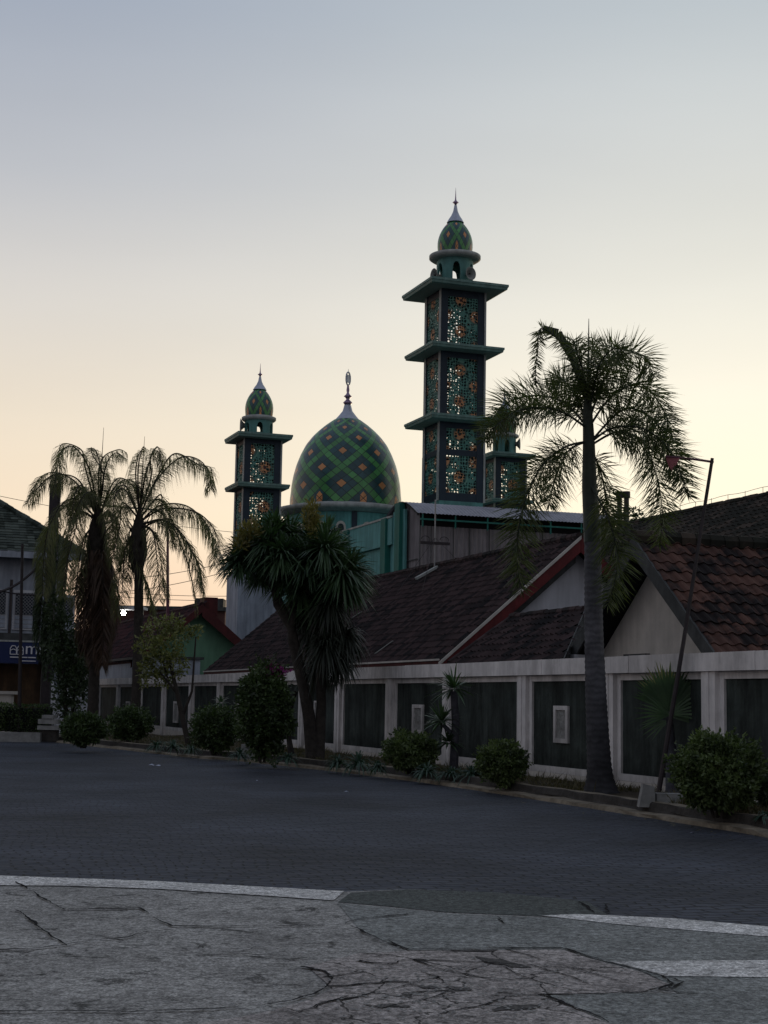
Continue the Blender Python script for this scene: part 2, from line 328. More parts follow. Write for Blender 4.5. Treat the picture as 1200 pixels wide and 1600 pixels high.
sd=Vector((math.sin(SUN_AZ)*math.cos(SUN_EL),math.cos(SUN_AZ)*math.cos(SUN_EL),math.sin(SUN_EL)))
so.rotation_euler=sd.to_track_quat('Z','Y').to_euler(); so.location=(20,60,30)
cam=bpy.data.cameras.new('camera'); co=bpy.data.objects.new('camera',cam); COL.objects.link(co)
cam.sensor_fit='VERTICAL'; cam.sensor_height=24; cam.lens=36; cam.clip_end=3000; cam.clip_start=.1
co.matrix_world=Matrix.Translation((0,0,H))@Matrix.Rotation(PI/2+PITCH,4,'X')@Matrix.Rotation(ROLL,4,'Z')
S.camera=co
S.view_settings.view_transform='Standard'; S.view_settings.look='None'; S.view_settings.exposure=0

# ------------------------------------------------------------------ ground
def paver_mat():
    m=bpy.data.materials.new('dark_block_paving'); m.use_nodes=True; nt=m.node_tree; N=nt.nodes; L=nt.links
    b=N['Principled BSDF']; b.inputs['Roughness'].default_value=.75; b.inputs['Specular IOR Level'].default_value=.25
    tc=N.new('ShaderNodeTexCoord')
    wz=N.new('ShaderNodeTexNoise'); wz.inputs['Scale'].default_value=.9; wz.inputs['Detail'].default_value=3; L.new(tc.outputs['Object'],wz.inputs['Vector'])
    ad=N.new('ShaderNodeVectorMath'); ad.operation='MULTIPLY_ADD'; ad.inputs[1].default_value=(.5,.5,0); L.new(wz.outputs['Color'],ad.inputs[0]); L.new(tc.outputs['Object'],ad.inputs[2])
    mp=N.new('ShaderNodeMapping'); mp.inputs['Rotation'].default_value=(0,0,R(-14)); L.new(ad.outputs[0],mp.inputs[0])
    br=N.new('ShaderNodeTexBrick'); br.inputs['Scale'].default_value=1; br.inputs['Brick Width'].default_value=.23; br.inputs['Row Height'].default_value=.125
    br.inputs['Mortar Size'].default_value=.014; br.inputs['Mortar Smooth'].default_value=.6; br.inputs['Color1'].default_value=(.046,.053,.072,1); br.inputs['Color2'].default_value=(.031,.037,.051,1); br.inputs['Mortar'].default_value=(.010,.011,.014,1)
    br.inputs['Bias'].default_value=0; L.new(mp.outputs[0],br.inputs['Vector'])
    n=N.new('ShaderNodeTexNoise'); n.inputs['Scale'].default_value=.35; n.inputs['Detail'].default_value=8; n.inputs['Roughness'].default_value=.6; L.new(tc.outputs['Object'],n.inputs['Vector'])
    mr=N.new('ShaderNodeMapRange'); mr.inputs['From Min'].default_value=.35; mr.inputs['From Max'].default_value=.65; mr.inputs['To Min'].default_value=.55; mr.inputs['To Max'].default_value=1.4; L.new(n.outputs['Fac'],mr.inputs['Value'])
    sc=N.new('ShaderNodeVectorMath'); sc.operation='SCALE'; L.new(br.outputs['Color'],sc.inputs[0]); L.new(mr.outputs[0],sc.inputs['Scale']); L.new(sc.outputs[0],b.inputs['Base Color'])
    n2=N.new('ShaderNodeTexNoise'); n2.inputs['Scale'].default_value=3.2; n2.inputs['Detail'].default_value=6; L.new(tc.outputs['Object'],n2.inputs['Vector'])
    hh=math_(N,L,'MULTIPLY_ADD',n2.outputs['Fac'],1.3,math_(N,L,'MULTIPLY',br.outputs['Fac'],-1.))
    bp=N.new('ShaderNodeBump'); bp.inputs['Strength'].default_value=.9; bp.inputs['Distance'].default_value=.06; L.new(hh,bp.inputs['Height']); L.new(bp.outputs[0],b.inputs['Normal'])
    return m
def conc_mat(name,c,dark=.55,warm=0.,crack=.0,rough=.9,pits=0):
    m=bpy.data.materials.new(name); m.use_nodes=True; nt=m.node_tree; N=nt.nodes; L=nt.links
    b=N['Principled BSDF']; b.inputs['Roughness'].default_value=rough; b.inputs['Specular IOR Level'].default_value=.2
    tc=N.new('ShaderNodeTexCoord')
    n1=N.new('ShaderNodeTexNoise'); n1.inputs['Scale'].default_value=1.1; n1.inputs['Detail'].default_value=9; n1.inputs['Roughness'].default_value=.7; L.new(tc.outputs['Object'],n1.inputs['Vector'])
    n2=N.new('ShaderNodeTexNoise'); n2.inputs['Scale'].default_value=55; n2.inputs['Detail'].default_value=4; n2.inputs['Roughness'].default_value=.8; L.new(tc.outputs['Object'],n2.inputs['Vector'])
    m1=N.new('ShaderNodeMapRange'); m1.inputs['From Min'].default_value=.3; m1.inputs['From Max'].default_value=.62; m1.inputs['To Min'].default_value=dark; m1.inputs['To Max'].default_value=1.1; L.new(n1.outputs['Fac'],m1.inputs['Value'])
    m2=N.new('ShaderNodeMapRange'); m2.inputs['From Min'].default_value=.3; m2.inputs['From Max'].default_value=.7; m2.inputs['To Min'].default_value=.1; m2.inputs['To Max'].default_value=2.0; L.new(n2.outputs['Fac'],m2.inputs['Value'])
    f=math_(N,L,'MULTIPLY',m1.outputs[0],m2.outputs[0])
    n4=N.new('ShaderNodeTexNoise'); n4.inputs['Scale'].default_value=16; n4.inputs['Detail'].default_value=6; n4.inputs['Roughness'].default_value=.75; L.new(tc.outputs['Object'],n4.inputs['Vector'])
    m4=N.new('ShaderNodeMapRange'); m4.inputs['From Min'].default_value=.36; m4.inputs['From Max'].default_value=.60; m4.inputs['To Min'].default_value=.45; m4.inputs['To Max'].default_value=1.25; L.new(n4.outputs['Fac'],m4.inputs['Value'])
    f=math_(N,L,'MULTIPLY',f,m4.outputs[0])
    if pits>0:
        vp_=N.new('ShaderNodeTexNoise'); vp_.inputs['Scale'].default_value=2.6; vp_.inputs['Detail'].default_value=10; vp_.inputs['Roughness'].default_value=.8; vp_.inputs['Distortion'].default_value=.6; L.new(tc.outputs['Object'],vp_.inputs['Vector'])
        mp_=N.new('ShaderNodeMapRange'); mp_.inputs['From Min'].default_value=.42-.06*pits; mp_.inputs['From Max'].default_value=.45; mp_.inputs['To Min'].default_value=.30; mp_.inputs['To Max'].default_value=1.; L.new(vp_.outputs['Fac'],mp_.inputs['Value'])
        f=math_(N,L,'MULTIPLY',f,mp_.outputs[0])
    h=math_(N,L,'ADD',n2.outputs['Fac'],math_(N,L,'MULTIPLY',n4.outputs['Fac'],1.2))
    if crack>0:
        nz=N.new('ShaderNodeTexNoise'); nz.inputs['Scale'].default_value=2.5; nz.inputs['Detail'].default_value=6; L.new(tc.outputs['Object'],nz.inputs['Vector'])
        ad=N.new('ShaderNodeVectorMath'); ad.operation='MULTIPLY_ADD'; ad.inputs[1].default_value=(.5,.5,0); L.new(nz.outputs['Color'],ad.inputs[0]); L.new(tc.outputs['Object'],ad.inputs[2])
        vo=N.new('ShaderNodeTexVoronoi'); vo.feature='DISTANCE_TO_EDGE'; vo.inputs['Scale'].default_value=1.5; L.new(ad.outputs[0],vo.inputs['Vector'])
        mask=math_(N,L,'MULTIPLY',math_(N,L,'LESS_THAN',vo.outputs['Distance'],.012),math_(N,L,'GREATER_THAN',n1.outputs['Fac'],1-crack))
        f=math_(N,L,'MULTIPLY',f,math_(N,L,'SUBTRACT',1.,math_(N,L,'MULTIPLY',mask,.8)))
    sc=N.new('ShaderNodeVectorMath'); sc.operation='SCALE'; sc.inputs[0].default_value=c; L.new(f,sc.inputs['Scale']); L.new(sc.outputs[0],b.inputs['Base Color'])
    bp=N.new('ShaderNodeBump'); bp.inputs['Strength'].default_value=.6; bp.inputs['Distance'].default_value=.012; L.new(h,bp.inputs['Height']); L.new(bp.outputs[0],b.inputs['Normal'])
    return m
M['paver']=paver_mat()
M['apron']=conc_mat('speckled_concrete',(.31,.303,.288),.55,crack=.35,pits=.3)
M['apron_r']=conc_mat('greenish_concrete',(.215,.224,.216),.62,crack=.35)
M['apron_p']=conc_mat('pinkish_broken_concrete',(.345,.315,.30),.5,crack=.6,pits=1)
M['asph']=conc_mat('smooth_dark_asphalt',(.075,.084,.080),.85)
M['paint']=conc_mat('worn_white_paint',(.60,.59,.57),.6)
M['broken']=conc_mat('broken_out_concrete',(.085,.08,.078),.4)
M['crackm']=mat('dirt_filled_crack',(.035,.034,.034),1.,.2,5,spec=.0)
M['soil']=mat('brown_soil',(.075,.062,.045),1.,.6,2.2,bump=.8,bscale=9,detail=9,spec=.1)
M['farground']=mat('dull_ground',(.06,.065,.05),1.,.4,.05)
def sheet(name,pts,m,z,parent=None,label=None):
    b=MB(); n=len(pts); b.v=[(p[0],p[1],z) for p in pts]; b.f=[tuple(range(n))]; b.m=[0]
    o=b.build(name,m,parent)
    # make normals point up
    if o.data.polygons[0].normal.z<0: o.data.flip_normals()
    return tag(o,kind='structure')
g=MB(); g.quad((-900,-300,-.012),(900,-300,-.012),(900,1500,-.012),(-900,1500,-.012)); tag(g.build('ground',M['farground']),kind='structure')
sheet('road',[(-60,-20),(60,-20),(60,40),(40,80),(-70,120),(-60,60)],M['paver'],0)
edge=[(-900,1368),(-300,1366),(0,1369),(250,1378),(540,1394),(640,1390),(780,1396),(918,1410),(948,1430),(1200,1449),(1500,1478),(2200,1560)]
E_=[gr(*p) for p in edge]
sheet('concrete_pavement',[(-25,-6)]+[(p.x,p.y) for p in E_]+[(25,-6)],M['apron'],.004)
def psheet(name,pp,m,z): return sheet(name,[(gr(*p).x,gr(*p).y) for p in pp],m,z)
psheet('asphalt_patch',[(548,1396),(640,1391),(780,1396),(918,1410),(949,1431),(900,1430.5),(845,1433),(700,1427),(600,1417),(528,1411)],M['asph'],.008)
psheet('greenish_pavement',[(528,1413),(600,1419),(700,1429),(845,1435),(1050,1440),(1300,1462),(1700,1500),(1700,1900),(1300,1720),(950,1602),(850,1558),(990,1553),(1060,1555),(1030,1532),(1000,1518),(950,1505),(880,1486),(640,1487),(600,1472),(560,1452)],M['apron_r'],.008)
psheet('pinkish_pavement',[(636,1488),(878,1486),(948,1508),(1000,1521),(1045,1540),(1000,1553),(850,1556),(960,1606),(1060,1680),(300,1700),(300,1604),(400,1588),(480,1566),(520,1547),(480,1512),(560,1492)],M['apron_p'],.010)
psheet('painted_line',[(0,1370),(250,1379),(538,1394.5),(521,1409),(420,1402),(250,1391),(100,1386),(-200,1384),(-600,1384),(-600,1368)],M['paint'],.012)
psheet('painted_line',[(846,1433),(900,1430.5),(1050,1437),(1200,1450),(1500,1478),(1500,1496),(1200,1466),(1080,1456),(960,1446),(900,1439)],M['paint'],.012)
psheet('painted_line',[(952,1505),(1200,1503),(1600,1506),(1600,1540),(1200,1530),(1040,1528),(1000,1517)],M['paint'],.012)
# joints and cracks cut in the concrete
crk=MB()
def crack(pp,w=.012,jit=.5,sub=6,taper=False):
    jit=max(jit,.35)
    P=[gr(*p) for p in pp]; Q=[]
    for a,b in zip(P,P[1:]):
        k=max(2,int((b-a).length/.05))
        for i in range(k): Q.append(a.lerp(b,i/k))
    Q.append(P[-1]); n=len(Q); pts=[]
    for i,q in enumerate(Q):
        d=(Q[min(i+1,n-1)]-Q[max(i-1,0)]).normalized(); s=Vector((-d.y,d.x,0))
        o=s*(random.uniform(-1,1)*.010+mnoise.noise(Vector((q.x*3,q.y*3,1)))*.09+mnoise.noise(Vector((q.x*11,q.y*11,1)))*.03)*jit; ww=w*(1+1.6*abs(d.x))*.55*max(.08,.75+1.6*mnoise.noise(Vector((q.x*2.3,q.y*2.3,4))))*random.uniform(.7,1.3)*(1 if not taper else math.sin(PI*(i+.5)/n))*(q.y/10)
        pts.append((q+o-s*ww/2,q+o+s*ww/2))
    for a,b in zip(pts,pts[1:]):
        crk.quad((a[0].x,a[0].y,.016),(a[1].x,a[1].y,.016),(b[1].x,b[1].y,.016),(b[0].x,b[0].y,.016))
for pp,w_,j in [
 ([(24,1380),(100,1424),(215,1422),(270,1450)],.022,.12),([(25,1425),(102,1481)],.02,.15),
 ([(-100,1489),(0,1487),(50,1486),(100,1481),(160,1470),(270,1456)],.03,.8),
 ([(270,1450),(340,1450),(450,1449),(540,1447),(570,1437),(640,1432)],.02,.6),([(540,1447),(556,1455),(585,1466),(603,1473)],.025,.8),
 ([(-100,1583),(0,1584),(200,1585),(330,1580),(400,1575),(455,1567),(490,1557),(512,1545),(517,1532),(505,1521),(472,1513)],.02,.15),
 ([(285,1485),(340,1490),(390,1495),(470,1497)],.015,.8),([(300,1502),(420,1480),(520,1476)],.01,1),
 ([(600,1472),(640,1487)],.02,.3),([(640,1487),(760,1484),(880,1485)],.014,.2),([(880,1485),(950,1507),(1045,1527)],.02,.3),
 ([(850,1557),(1000,1554),(1030,1555)],.014,.3),([(640,1503),(700,1520),(760,1532),(850,1557),(950,1602)],.02,.5),
 ([(1000,1521),(1035,1528),(1045,1540),(1030,1550),(1085,1556),(1130,1560)],.03,1.),([(1040,1528),(1060,1538),(1045,1549)],.03,1),
 ([(700,1488),(790,1515),(870,1552)],.012,.2),([(740,1488),(840,1513),(930,1545)],.012,.2),([(790,1486),(880,1512),(980,1540)],.01,.2),
 ([(640,1503),(760,1507),(900,1516),(1010,1528)],.012,.25),([(420,1600),(520,1568),(620,1548),(690,1530)],.014,.5),([(520,1600),(640,1570),(740,1545),(800,1540)],.014,.5),
 ([(640,1600),(740,1578),(800,1560),(850,1557)],.016,.5),([(500,1547),(560,1540),(640,1540)],.02,1),([(560,1504),(620,1512),(700,1540)],.02,1),
 ([(500,1530),(560,1520),(640,1505)],.012,.8),([(300,1620),(420,1598),(540,1560)],.012,.4),([(680,1546),(740,1552),(800,1548)],.02,1),
 ([(905,1411),(918,1420),(928,1431)],.035,.3),([(925,1409),(943,1413),(950,1429)],.02,.3),([(770,1434),(776,1440),(783,1446)],.015,.8)]:
    crack(pp,w_,j)
gsh=MB()
def gash(pp):    # broken-out patch of surface
    P=[gr(*p) for p in pp]; c=sum(P,Vector())/len(P); out_=[]
    for i,p in enumerate(P):
        q=P[(i+1)%len(P)]
        for k in range(4):
            r=p.lerp(q,k/4); out_.append(r+Vector((random.uniform(-.012,.012),random.uniform(-.03,.03),0)))
    n=len(gsh.v); gsh.v+=[(p.x,p.y,.0145) for p in out_]; gsh.f.append(tuple(range(n,n+len(out_)))); gsh.m.append(0)
gash([(682,1486),(740,1487),(785,1486),(770,1489),(720,1490)]); gash([(740,1497),(790,1503),(833,1515),(800,1514),(760,1508)])
gash([(692,1544),(730,1546),(745,1552),(715,1553)]); gash([(770,1578),(800,1574),(840,1573),(845,1578),(820,1583),(770,1585)])
gash([(640,1541),(672,1545),(690,1549),(660,1547)]); gash([(570,1575),(620,1574),(640,1577),(600,1579)])
grit=MB(); rg=random.Random(3)
for _ in range(1500):
    px=rg.gauss(720,170); py=rg.gauss(1548,32)
    if py<1462 or py>1640: continue
    g_=gr(px,py,.012); r_=rg.uniform(.004,.014)
    for k in range(4):
        a=k*PI/2+rg.random(); a2=a+PI/2; grit.tri((g_.x,g_.y,g_.z+r_*.8),(g_.x+r_*math.cos(a),g_.y+r_*math.sin(a),.0165),(g_.x+r_*math.cos(a2),g_.y+r_*math.sin(a2),.0165))
tag(grit.build('loose_grit',M['concrete']),'loose pale grit scattered over the broken pavement','grit',kind='stuff')
tag(crk.build('pavement_cracks',M['crackm']),kind='structure'); go_=gsh.build('broken_patches',M['broken']); tag(go_,kind='structure')
for p in go_.data.polygons:
    if p.normal.z<0: p.flip()
bg=MB()
for _ in range(26):       # fine hairlines in the worn slab
    x=random.uniform(180,1000); y=random.uniform(1440,1600); ln=random.uniform(20,90); a=random.uniform(-.12,.12)
    pp=[(x+ln*i/4,y+ln*i/4*a+random.uniform(-1.5,1.5)) for i in range(5)]; crkold=crk; crk=bg; crack(pp,.008,1.0,taper=True); crk=crkold
tag(bg.build('hairline_cracks',M['crackm']),kind='structure')
# kerb and planting bed: along a curve
def catmull(P,k=8):
    P=[Vector(p) for p in P]; o=[]
    for i in range(len(P)-1):
        a,b,c,d=P[max(i-1,0)],P[i],P[i+1],P[min(i+2,len(P)-1)]
        for j in range(k):
            t=j/k; o.append(.5*((2*b)+(c-a)*t+(2*a-5*b+4*c-d)*t*t+(3*b-a-3*c+d)*t**3))
    o.append(P[-1]); return o
kp=[(1900,1430),(1500,1362),(1200,1309),(1000,1276),(800,1244),(600,1215),(370,1189),(300,1184),(150,1167),(70,1158)]
KP=catmull([gr(*p) for p in kp],10)
def offs(P,d):
    o=[]
    for i,p in enumerate(P):
        t=(P[min(i+1,len(P)-1)]-P[max(i-1,0)]).normalized(); o.append(p+Vector((t.y,-t.x,0))*d)   # to the right of travel
    return o
kb=MB(); prof=[(0.0,0.0),(.02,.055),(.22,.07),(.235,.10),(.25,.185),(.27,.20),(.42,.205),(.44,.15)]
TB=0.17
rows=[offs(KP,a) for a,_ in prof]
nn=[mnoise.noise(Vector((i*.7,3.3,0))) for i in range(len(KP))]
base=0
for j,(a,h) in enumerate(prof):
    for i,p in enumerate(rows[j]):
        amp=.03 if j in(0,1,2) else .018
        q=p+Vector((mnoise.noise(Vector((p.x*2.5,p.y*2.5,j))),mnoise.noise(Vector((p.x*2.5,p.y*2.5,j+9))),0))*amp*2
        kb.v.append((q.x,q.y,max(0.0,h+(mnoise.noise(Vector((p.x*1.7,p.y*1.7,j*.3)))*.03 if h>0 else 0))))
K=len(KP)
for j in range(len(prof)-1):
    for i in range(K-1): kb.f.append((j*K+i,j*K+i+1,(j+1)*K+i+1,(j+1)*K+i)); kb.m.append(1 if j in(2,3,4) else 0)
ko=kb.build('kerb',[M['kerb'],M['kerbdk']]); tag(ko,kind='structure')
TW=13.16
bedin=offs(KP,.43)
bd=MB()
# bed as a strip grid from the kerb to the wall line
cols_=10
for i,p in enumerate(bedin):
    t,s_=toL(p.x,p.y)
    for k in range(cols_+1):
        f=k/cols_; q=toW(t+(max(t+.5,TW+.2)-t)*f,s_+ (f*2.0 if i==len(bedin)-1 else 0)); z=TB+.03*f+mnoise.noise(Vector((q.x*1.3,q.y*1.3,0)))*.03*(0.2+f)
        bd.v.append((q.x,q.y,z))
for i in range(len(bedin)-1):
    for k in range(cols_): a=i*(cols_+1)+k; bd.f.append((a,a+1,a+cols_+2,a+cols_+1)); bd.m.append(0)
tag(bd.build('planting_bed',M['soil'],smooth=True),kind='structure')
def bedpt(px,py): return gr(px,py,TB+.01)
# far verge beyond the bed (left) - paved courtyard in front of the far house
sheet('courtyard_ground',[tuple(toW(8.2,53)[:2]),tuple(toW(13.4,53)[:2]),tuple(toW(60,60)[:2]),tuple(toW(60,260)[:2]),tuple(toW(-30,260)[:2]),tuple(toW(-12,90)[:2])],M['soil'],.06)

# ------------------------------------------------------------------ perimeter wall
wl=lempty('perimeter_wall','long cream wall with dark green inset panels along the road','wall',TW,16,0)
S0=16
def wbox(b,t0,t1,s0,s1,z0,z1,m=0): b.box(t0-TW,t1-TW,s0-S0,s1-S0,z0,z1,m)
ZT=2.44; ZB=ZT-.29
colpx=[1107,950,815,697,607,527,470,415,341,297,254,217,183,153]
cs=[hit_t(p,1080,TW-.1)[1] for p in colpx]
cs=[cs[0]-3.5,]+cs
for i,s_ in enumerate(cs):
    b=MB(); wbox(b,TW-.11,TW+.1,s_-.2,s_+.2,0.05,ZB-.002); wbox(b,TW-.125,TW-.112,s_-.035,s_+.035,.05,ZB-.004); b.build('column',M['cream'],wl)
cs2=[cs[0]-3.4]+cs
segs=[16.0-8,]
b=MB(); sx=cs[0]-4; k=0
while sx<cs[-1]+.3:      # coping beam cast in lengths
    e=min(sx+random.uniform(1.6,2.2),cs[-1]+.3); wbox(b,TW-.16-.004*(k%2),TW+.14,sx,e-.012,ZB+.001*(k%2),ZT+random.uniform(-.006,.006)); sx=e; k+=1
b.build('coping_beam',M['cream'],wl)
for a,c in zip(cs2,cs2[1:]):
    s0,s1=a+.2,c-.2
    b=MB(); wbox(b,TW+.015,TW+.08,s0+.13,s1-.13,.42,ZB-.12); b.build('panel',M['panel'],wl)
    f=MB(); wbox(f,TW-.03,TW+.09,s0,s0+.13,.30,ZB-.003); wbox(f,TW-.03,TW+.09,s1-.13,s1,.30,ZB-.003); wbox(f,TW-.027,TW+.088,s0+.13,s1-.13,ZB-.12,ZB-.004); wbox(f,TW-.027,TW+.088,s0+.13,s1-.13,.30,.42)
    f.build('panel_frame',M['cream'],wl)
b=MB(); wbox(b,TW-.045,TW+.1,cs[0]-4,cs[-1]+.3,.0,.295); b.build('plinth',M['beige'],wl)
# framed relief plaques
for px0,px1,py0,py1,where in [(864,891,1103,1160,'nearest the tall palm trunk'),(643,664,1101,1145,'left of the slim yucca'),(490,500,1095,1136,'behind the dracaena trunks'),(366,377,1097,1125,'left of the flowering shrub'),(270,281,1096,1129,'behind the yellowish tree'),(196,205,1096,1115,'farthest, by the slim palms')]:
    A=hit_t(px0,py1,TW-.02);B=hit_t(px1-2,py0,TW-.02); s0,s1=min(A[1],B[1]),max(A[1],B[1]); z0=A[2]; z1=B[2]
    t=lempty('relief_plaque','white framed carved relief plaque on dark wall panel, '+where,'plaque',TW,(s0+s1)/2,z0,group='relief plaques on the perimeter wall')
    wd=(s1-s0)/2*.9; h=z1-z0; fr=.10*min(1,wd/.3)
    f=MB(); f.box(-.035,.01,-wd,-wd+fr,0,h); f.box(-.035,.01,wd-fr,wd,0,h); f.box(-.033,.01,-wd+fr,wd-fr,0,fr*.8); f.box(-.033,.01,-wd+fr,wd-fr,h-fr*.8,h); f.build('frame',M['cream'],t)
    r=MB(); nx,nz=24,40; y0,y1_=-wd+fr,wd-fr
    for i in range(nx+1):
        for j in range(nz+1):
            u=i/nx;v=j/nz; e=math.exp(-(((u-.5)/.20)**2+((v-.55)/.26)**2))+.8*math.exp(-(((u-.5)/.10)**2+((v-.86)/.06)**2))
            e+=.5*mnoise.noise(Vector((u*7,v*12,px0)))+.3*math.sin(12*(u-.5)**2*6+v*18)
            r.v.append((-.004-.016*e,y0+(y1_-y0)*u,fr*.8+(h-fr*1.6)*v))
    for i in range(nx):
        for j in range(nz): a=i*(nz+1)+j; r.f.append((a,a+nz+1,a+nz+2,a+1)); r.m.append(0)
    r.build('carved_relief',M['concrete'],t)

# ------------------------------------------------------------------ tiled roofs
def roof_tiles(name,P0,P1,P2,P3,m,parent,org,tw=.24,th=.30,inside=None,ridge=True,flat=False):
    """P0-P1 eave (left to right), P3-P2 ridge; local (t,s,z) points; org = parent's local origin"""
    P0,P1,P2,P3=[Vector(p)-org for p in (P0,P1,P2,P3)]
    U=(P1-P0); ul=U.length; U.normalize(); Wd=(P3-P0); nrm=U.cross(Wd).normalized(); V=nrm.cross(U).normalized()
    if nrm.z<0: nrm=-nrm
    q=[((p-P0).dot(U),(p-P0).dot(V)) for p in (P0,P1,P2,P3)]
    umin=min(a for a,_ in q); umax=max(a for a,_ in q); vmax=max(c for _,c in q)
    def ins(u,v):
        s=None
        for (x0,y0),(x1,y1) in zip(q,q[1:]+q[:1]):
            c=(x1-x0)*(v-y0)-(y1-y0)*(u-x0)
            if abs(c)<1e-6: continue
            if s is None: s=c>0
            elif (c>0)!=s: return False
        return True
    b=MB(); rows=int(vmax/th)+1; nc=int((umax-umin)/tw)+1
    pr=[(0,.0),(.18,.035),(.36,.045),(.55,.02),(.75,-.004),(1.04,.0)] if not flat else [(0,0),(.5,.006),(1.0,0)]
    for j in range(rows):
        for i in range(nc):
            u=umin+i*tw; v=j*th
            if not ins(u+tw/2,min(v+th/2,vmax-.01)): continue
            jz=random.uniform(-.006,.008); ju=random.uniform(-.008,.008); jv=random.uniform(-.012,.012); rot=random.uniform(-.012,.012)
            base=len(b.v)
            for vv,lift in ((v-.05+jv,.045),(v-.05+jv,.022),(v+th,.004)):
                pass
            k=len(pr)
            for (a,hh) in pr:
                x=u+a*tw+ju
                for vv,l in ((v-.04+jv,.012+jz),(v-.045+jv,.040+jz),(v+th+.01,.008)):
                    p=P0+U*(x+rot*(vv-v))+V*vv+nrm*(hh+l); b.v.append(tuple(p))
            for c in range(k-1):
                o=base+c*3; b.f+=[(o,o+3,o+4,o+1),(o+1,o+4,o+5,o+2)]; b.m+=[0,0]
    o=b.build(name,m,parent)
    return o,U,V,nrm
def slab(name,pts,m,parent,org,th=.07):
    b=MB(); P=[Vector(p)-org for p in pts]; n=(P[1]-P[0]).cross(P[-1]-P[0]).normalized()
    if n.z<0: n=-n
    b.prism([p-n*.012 for p in P],-n*th); return b.build(name,m,parent)
def ridge_tiles(A,B,m,parent,org,r=.13,n='ridge_tiles'):
    A=Vector(A)-org;B=Vector(B)-org; b=MB(); L_=(B-A).length; k=max(2,int(L_/.33)); d=(B-A)/k
    for i in range(k):
        p=A+d*i; j=Vector((0,0,random.uniform(-.012,.012))); b.tube([p+j,p+d*1.08+j+Vector((0,0,.012))],[r*1.08,r*.95],8)
    return b.build(n,m,parent)

# --- house c : long house with brown roof and red bargeboards
e0=at(690,1032,42.0); t0,s0=toL(e0.x,e0.y); SG=s0
EC=hit_s(690,1031,SG); AC=hit_s(906,840,SG)         # eave corner, apex
TR=AC[0]; ZR=AC[2]; TE=EC[0]; ZE=EC[2]
SF=hit_t(466,928,TR)[1]                              # far end of ridge
hc=lempty('long_house','long white house with sagging dark brown tiled roof and red bargeboards','house',TE,SG)
og=Vector((TE,SG,0))
roof_tiles('roof_tiles',(TE,SF,ZE),(TE,SG,ZE),(TR,SG,ZR),(TR,SF,ZR),M['tile_c'],hc,og)
slab('roof',[(TE,SG,ZE),(TE,SF,ZE),(TR,SF,ZR),(TR,SG,ZR)],M['board'],hc,og)
slab('roof',[(2*TR-TE,SG,ZE),(2*TR-TE,SF,ZE),(TR,SF,ZR),(TR,SG,ZR)],M['board'],hc,og,.09)
ridge_tiles((TR,SG,ZR+.02),(TR,SF,ZR+.02),M['tile_c'],hc,og)
b=MB(); W2=TR-TE
b.prism([(.9,.55,0),(2*W2-.9,.55,0),(2*W2-.9,.55,ZE+.75*.9-.2),(W2,.55,ZR-.22),(.9,.55,ZE+.75*.9-.2)],(0,SF-SG-1,0)); b.build('wall',M['white'],hc)
def barge(b,A,B,h,th,org): 
    A=Vector(A)-org;B=Vector(B)-org; b.prism([A+Vector((0,0,.03)),B+Vector((0,0,.03)),B-Vector((0,0,h)),A-Vector((0,0,h))],(0,-th,0))
b=MB(); barge(b,(TE-.1,SG-.01,ZE-.1),(TR,SG-.01,ZR),.42,.05,og); b.build('bargeboard',M['red'],hc)
b=MB(); barge(b,(TR+.01,SG-.01,ZR),(2*TR-TE+.1,SG-.01,ZE-.1),.42,.05,og); b.build('bargeboard',M['red'],hc)
b=MB(); barge(b,(TE-.12,SG-.065,ZE-.10),(TR,SG-.065,ZR+.02),.07,.04,og); b.build('edge_trim',M['beige'],hc)
b=MB(); barge(b,(TE+.2,SG+.3,ZE-.25),(TR,SG+.3,ZR-.4),.30,.05,og); b.build('rafter',M['board'],hc)
b=MB(); b.box(-.06,-.01,0.0,SF-SG,ZE-.36,ZE+.02); b.build('fascia',M['dkred'],hc)
b=MB(); b.box(-.10,-.062,0.0,SF-SG,ZE-.02,ZE+.03); b.build('edge_trim',M['beige'],hc)
# repair patches lying on the roof
slope=(ZR-ZE)/(TR-TE)
for (pa,pb,lab) in [((550,970),(566,960),'short pale repair strip'),((586,1026),(614,1006),'long pale repair strip')]:
    def onroof(p):
        d=ray(*p); l=toL(d[0],d[1]); # z = ZE+slope*(t-TE)
        k=(ZE-slope*TE-H)/(d[2]-slope*l[0]); return Vector((l[0]*k,l[1]*k,H+d[2]*k))
    A,B=onroof(pa),onroof(pb); b=MB(); b.bar(A-og+Vector((0,0,.09)),B-og+Vector((0,0,.09)),.12,.02); b.build('repair_strip',M['palegrey'],hc)
# --- antenna mast on the ridge of house c
aa=hit_t(679,884,TR-.3); top=hit_t(676,782,TR-.3)
an=lempty('roof_antenna','thin antenna mast with curled crossbar on brown roof ridge','antenna',aa[0],aa[1],aa[2]-.15)
h=top[2]-aa[2]+.15; b=MB(); b.tube([(0,0,0),(0,0,h)],.025,6); b.build('mast',M['steel'],an)
b=MB(); zc=h*.38; b.bar((-.55,0,zc),(.55,0,zc),.07,.10)
for x in(-.35,.35): b.tube([(x+.16*math.cos(a),0,zc+.12+.12*math.sin(a)) for a in [k*PI/6-PI*.5 for k in range(10)]],.014,5)
b.build('crossbar',M['pole'],an)
b=MB()
for q in ((-1.6,-.6,-.9),(1.9,.5,-.3),(-1.0,-1.4,-.9)): b.tube([(0,0,zc+.2),q],.008,4)
b.build('guy_wire',M['pole'],an)
b=MB(); b.bar((-.8,-.3,-.35),(.1,0,.12),.1,.08); b.build('brace',M['palegrey'],an)

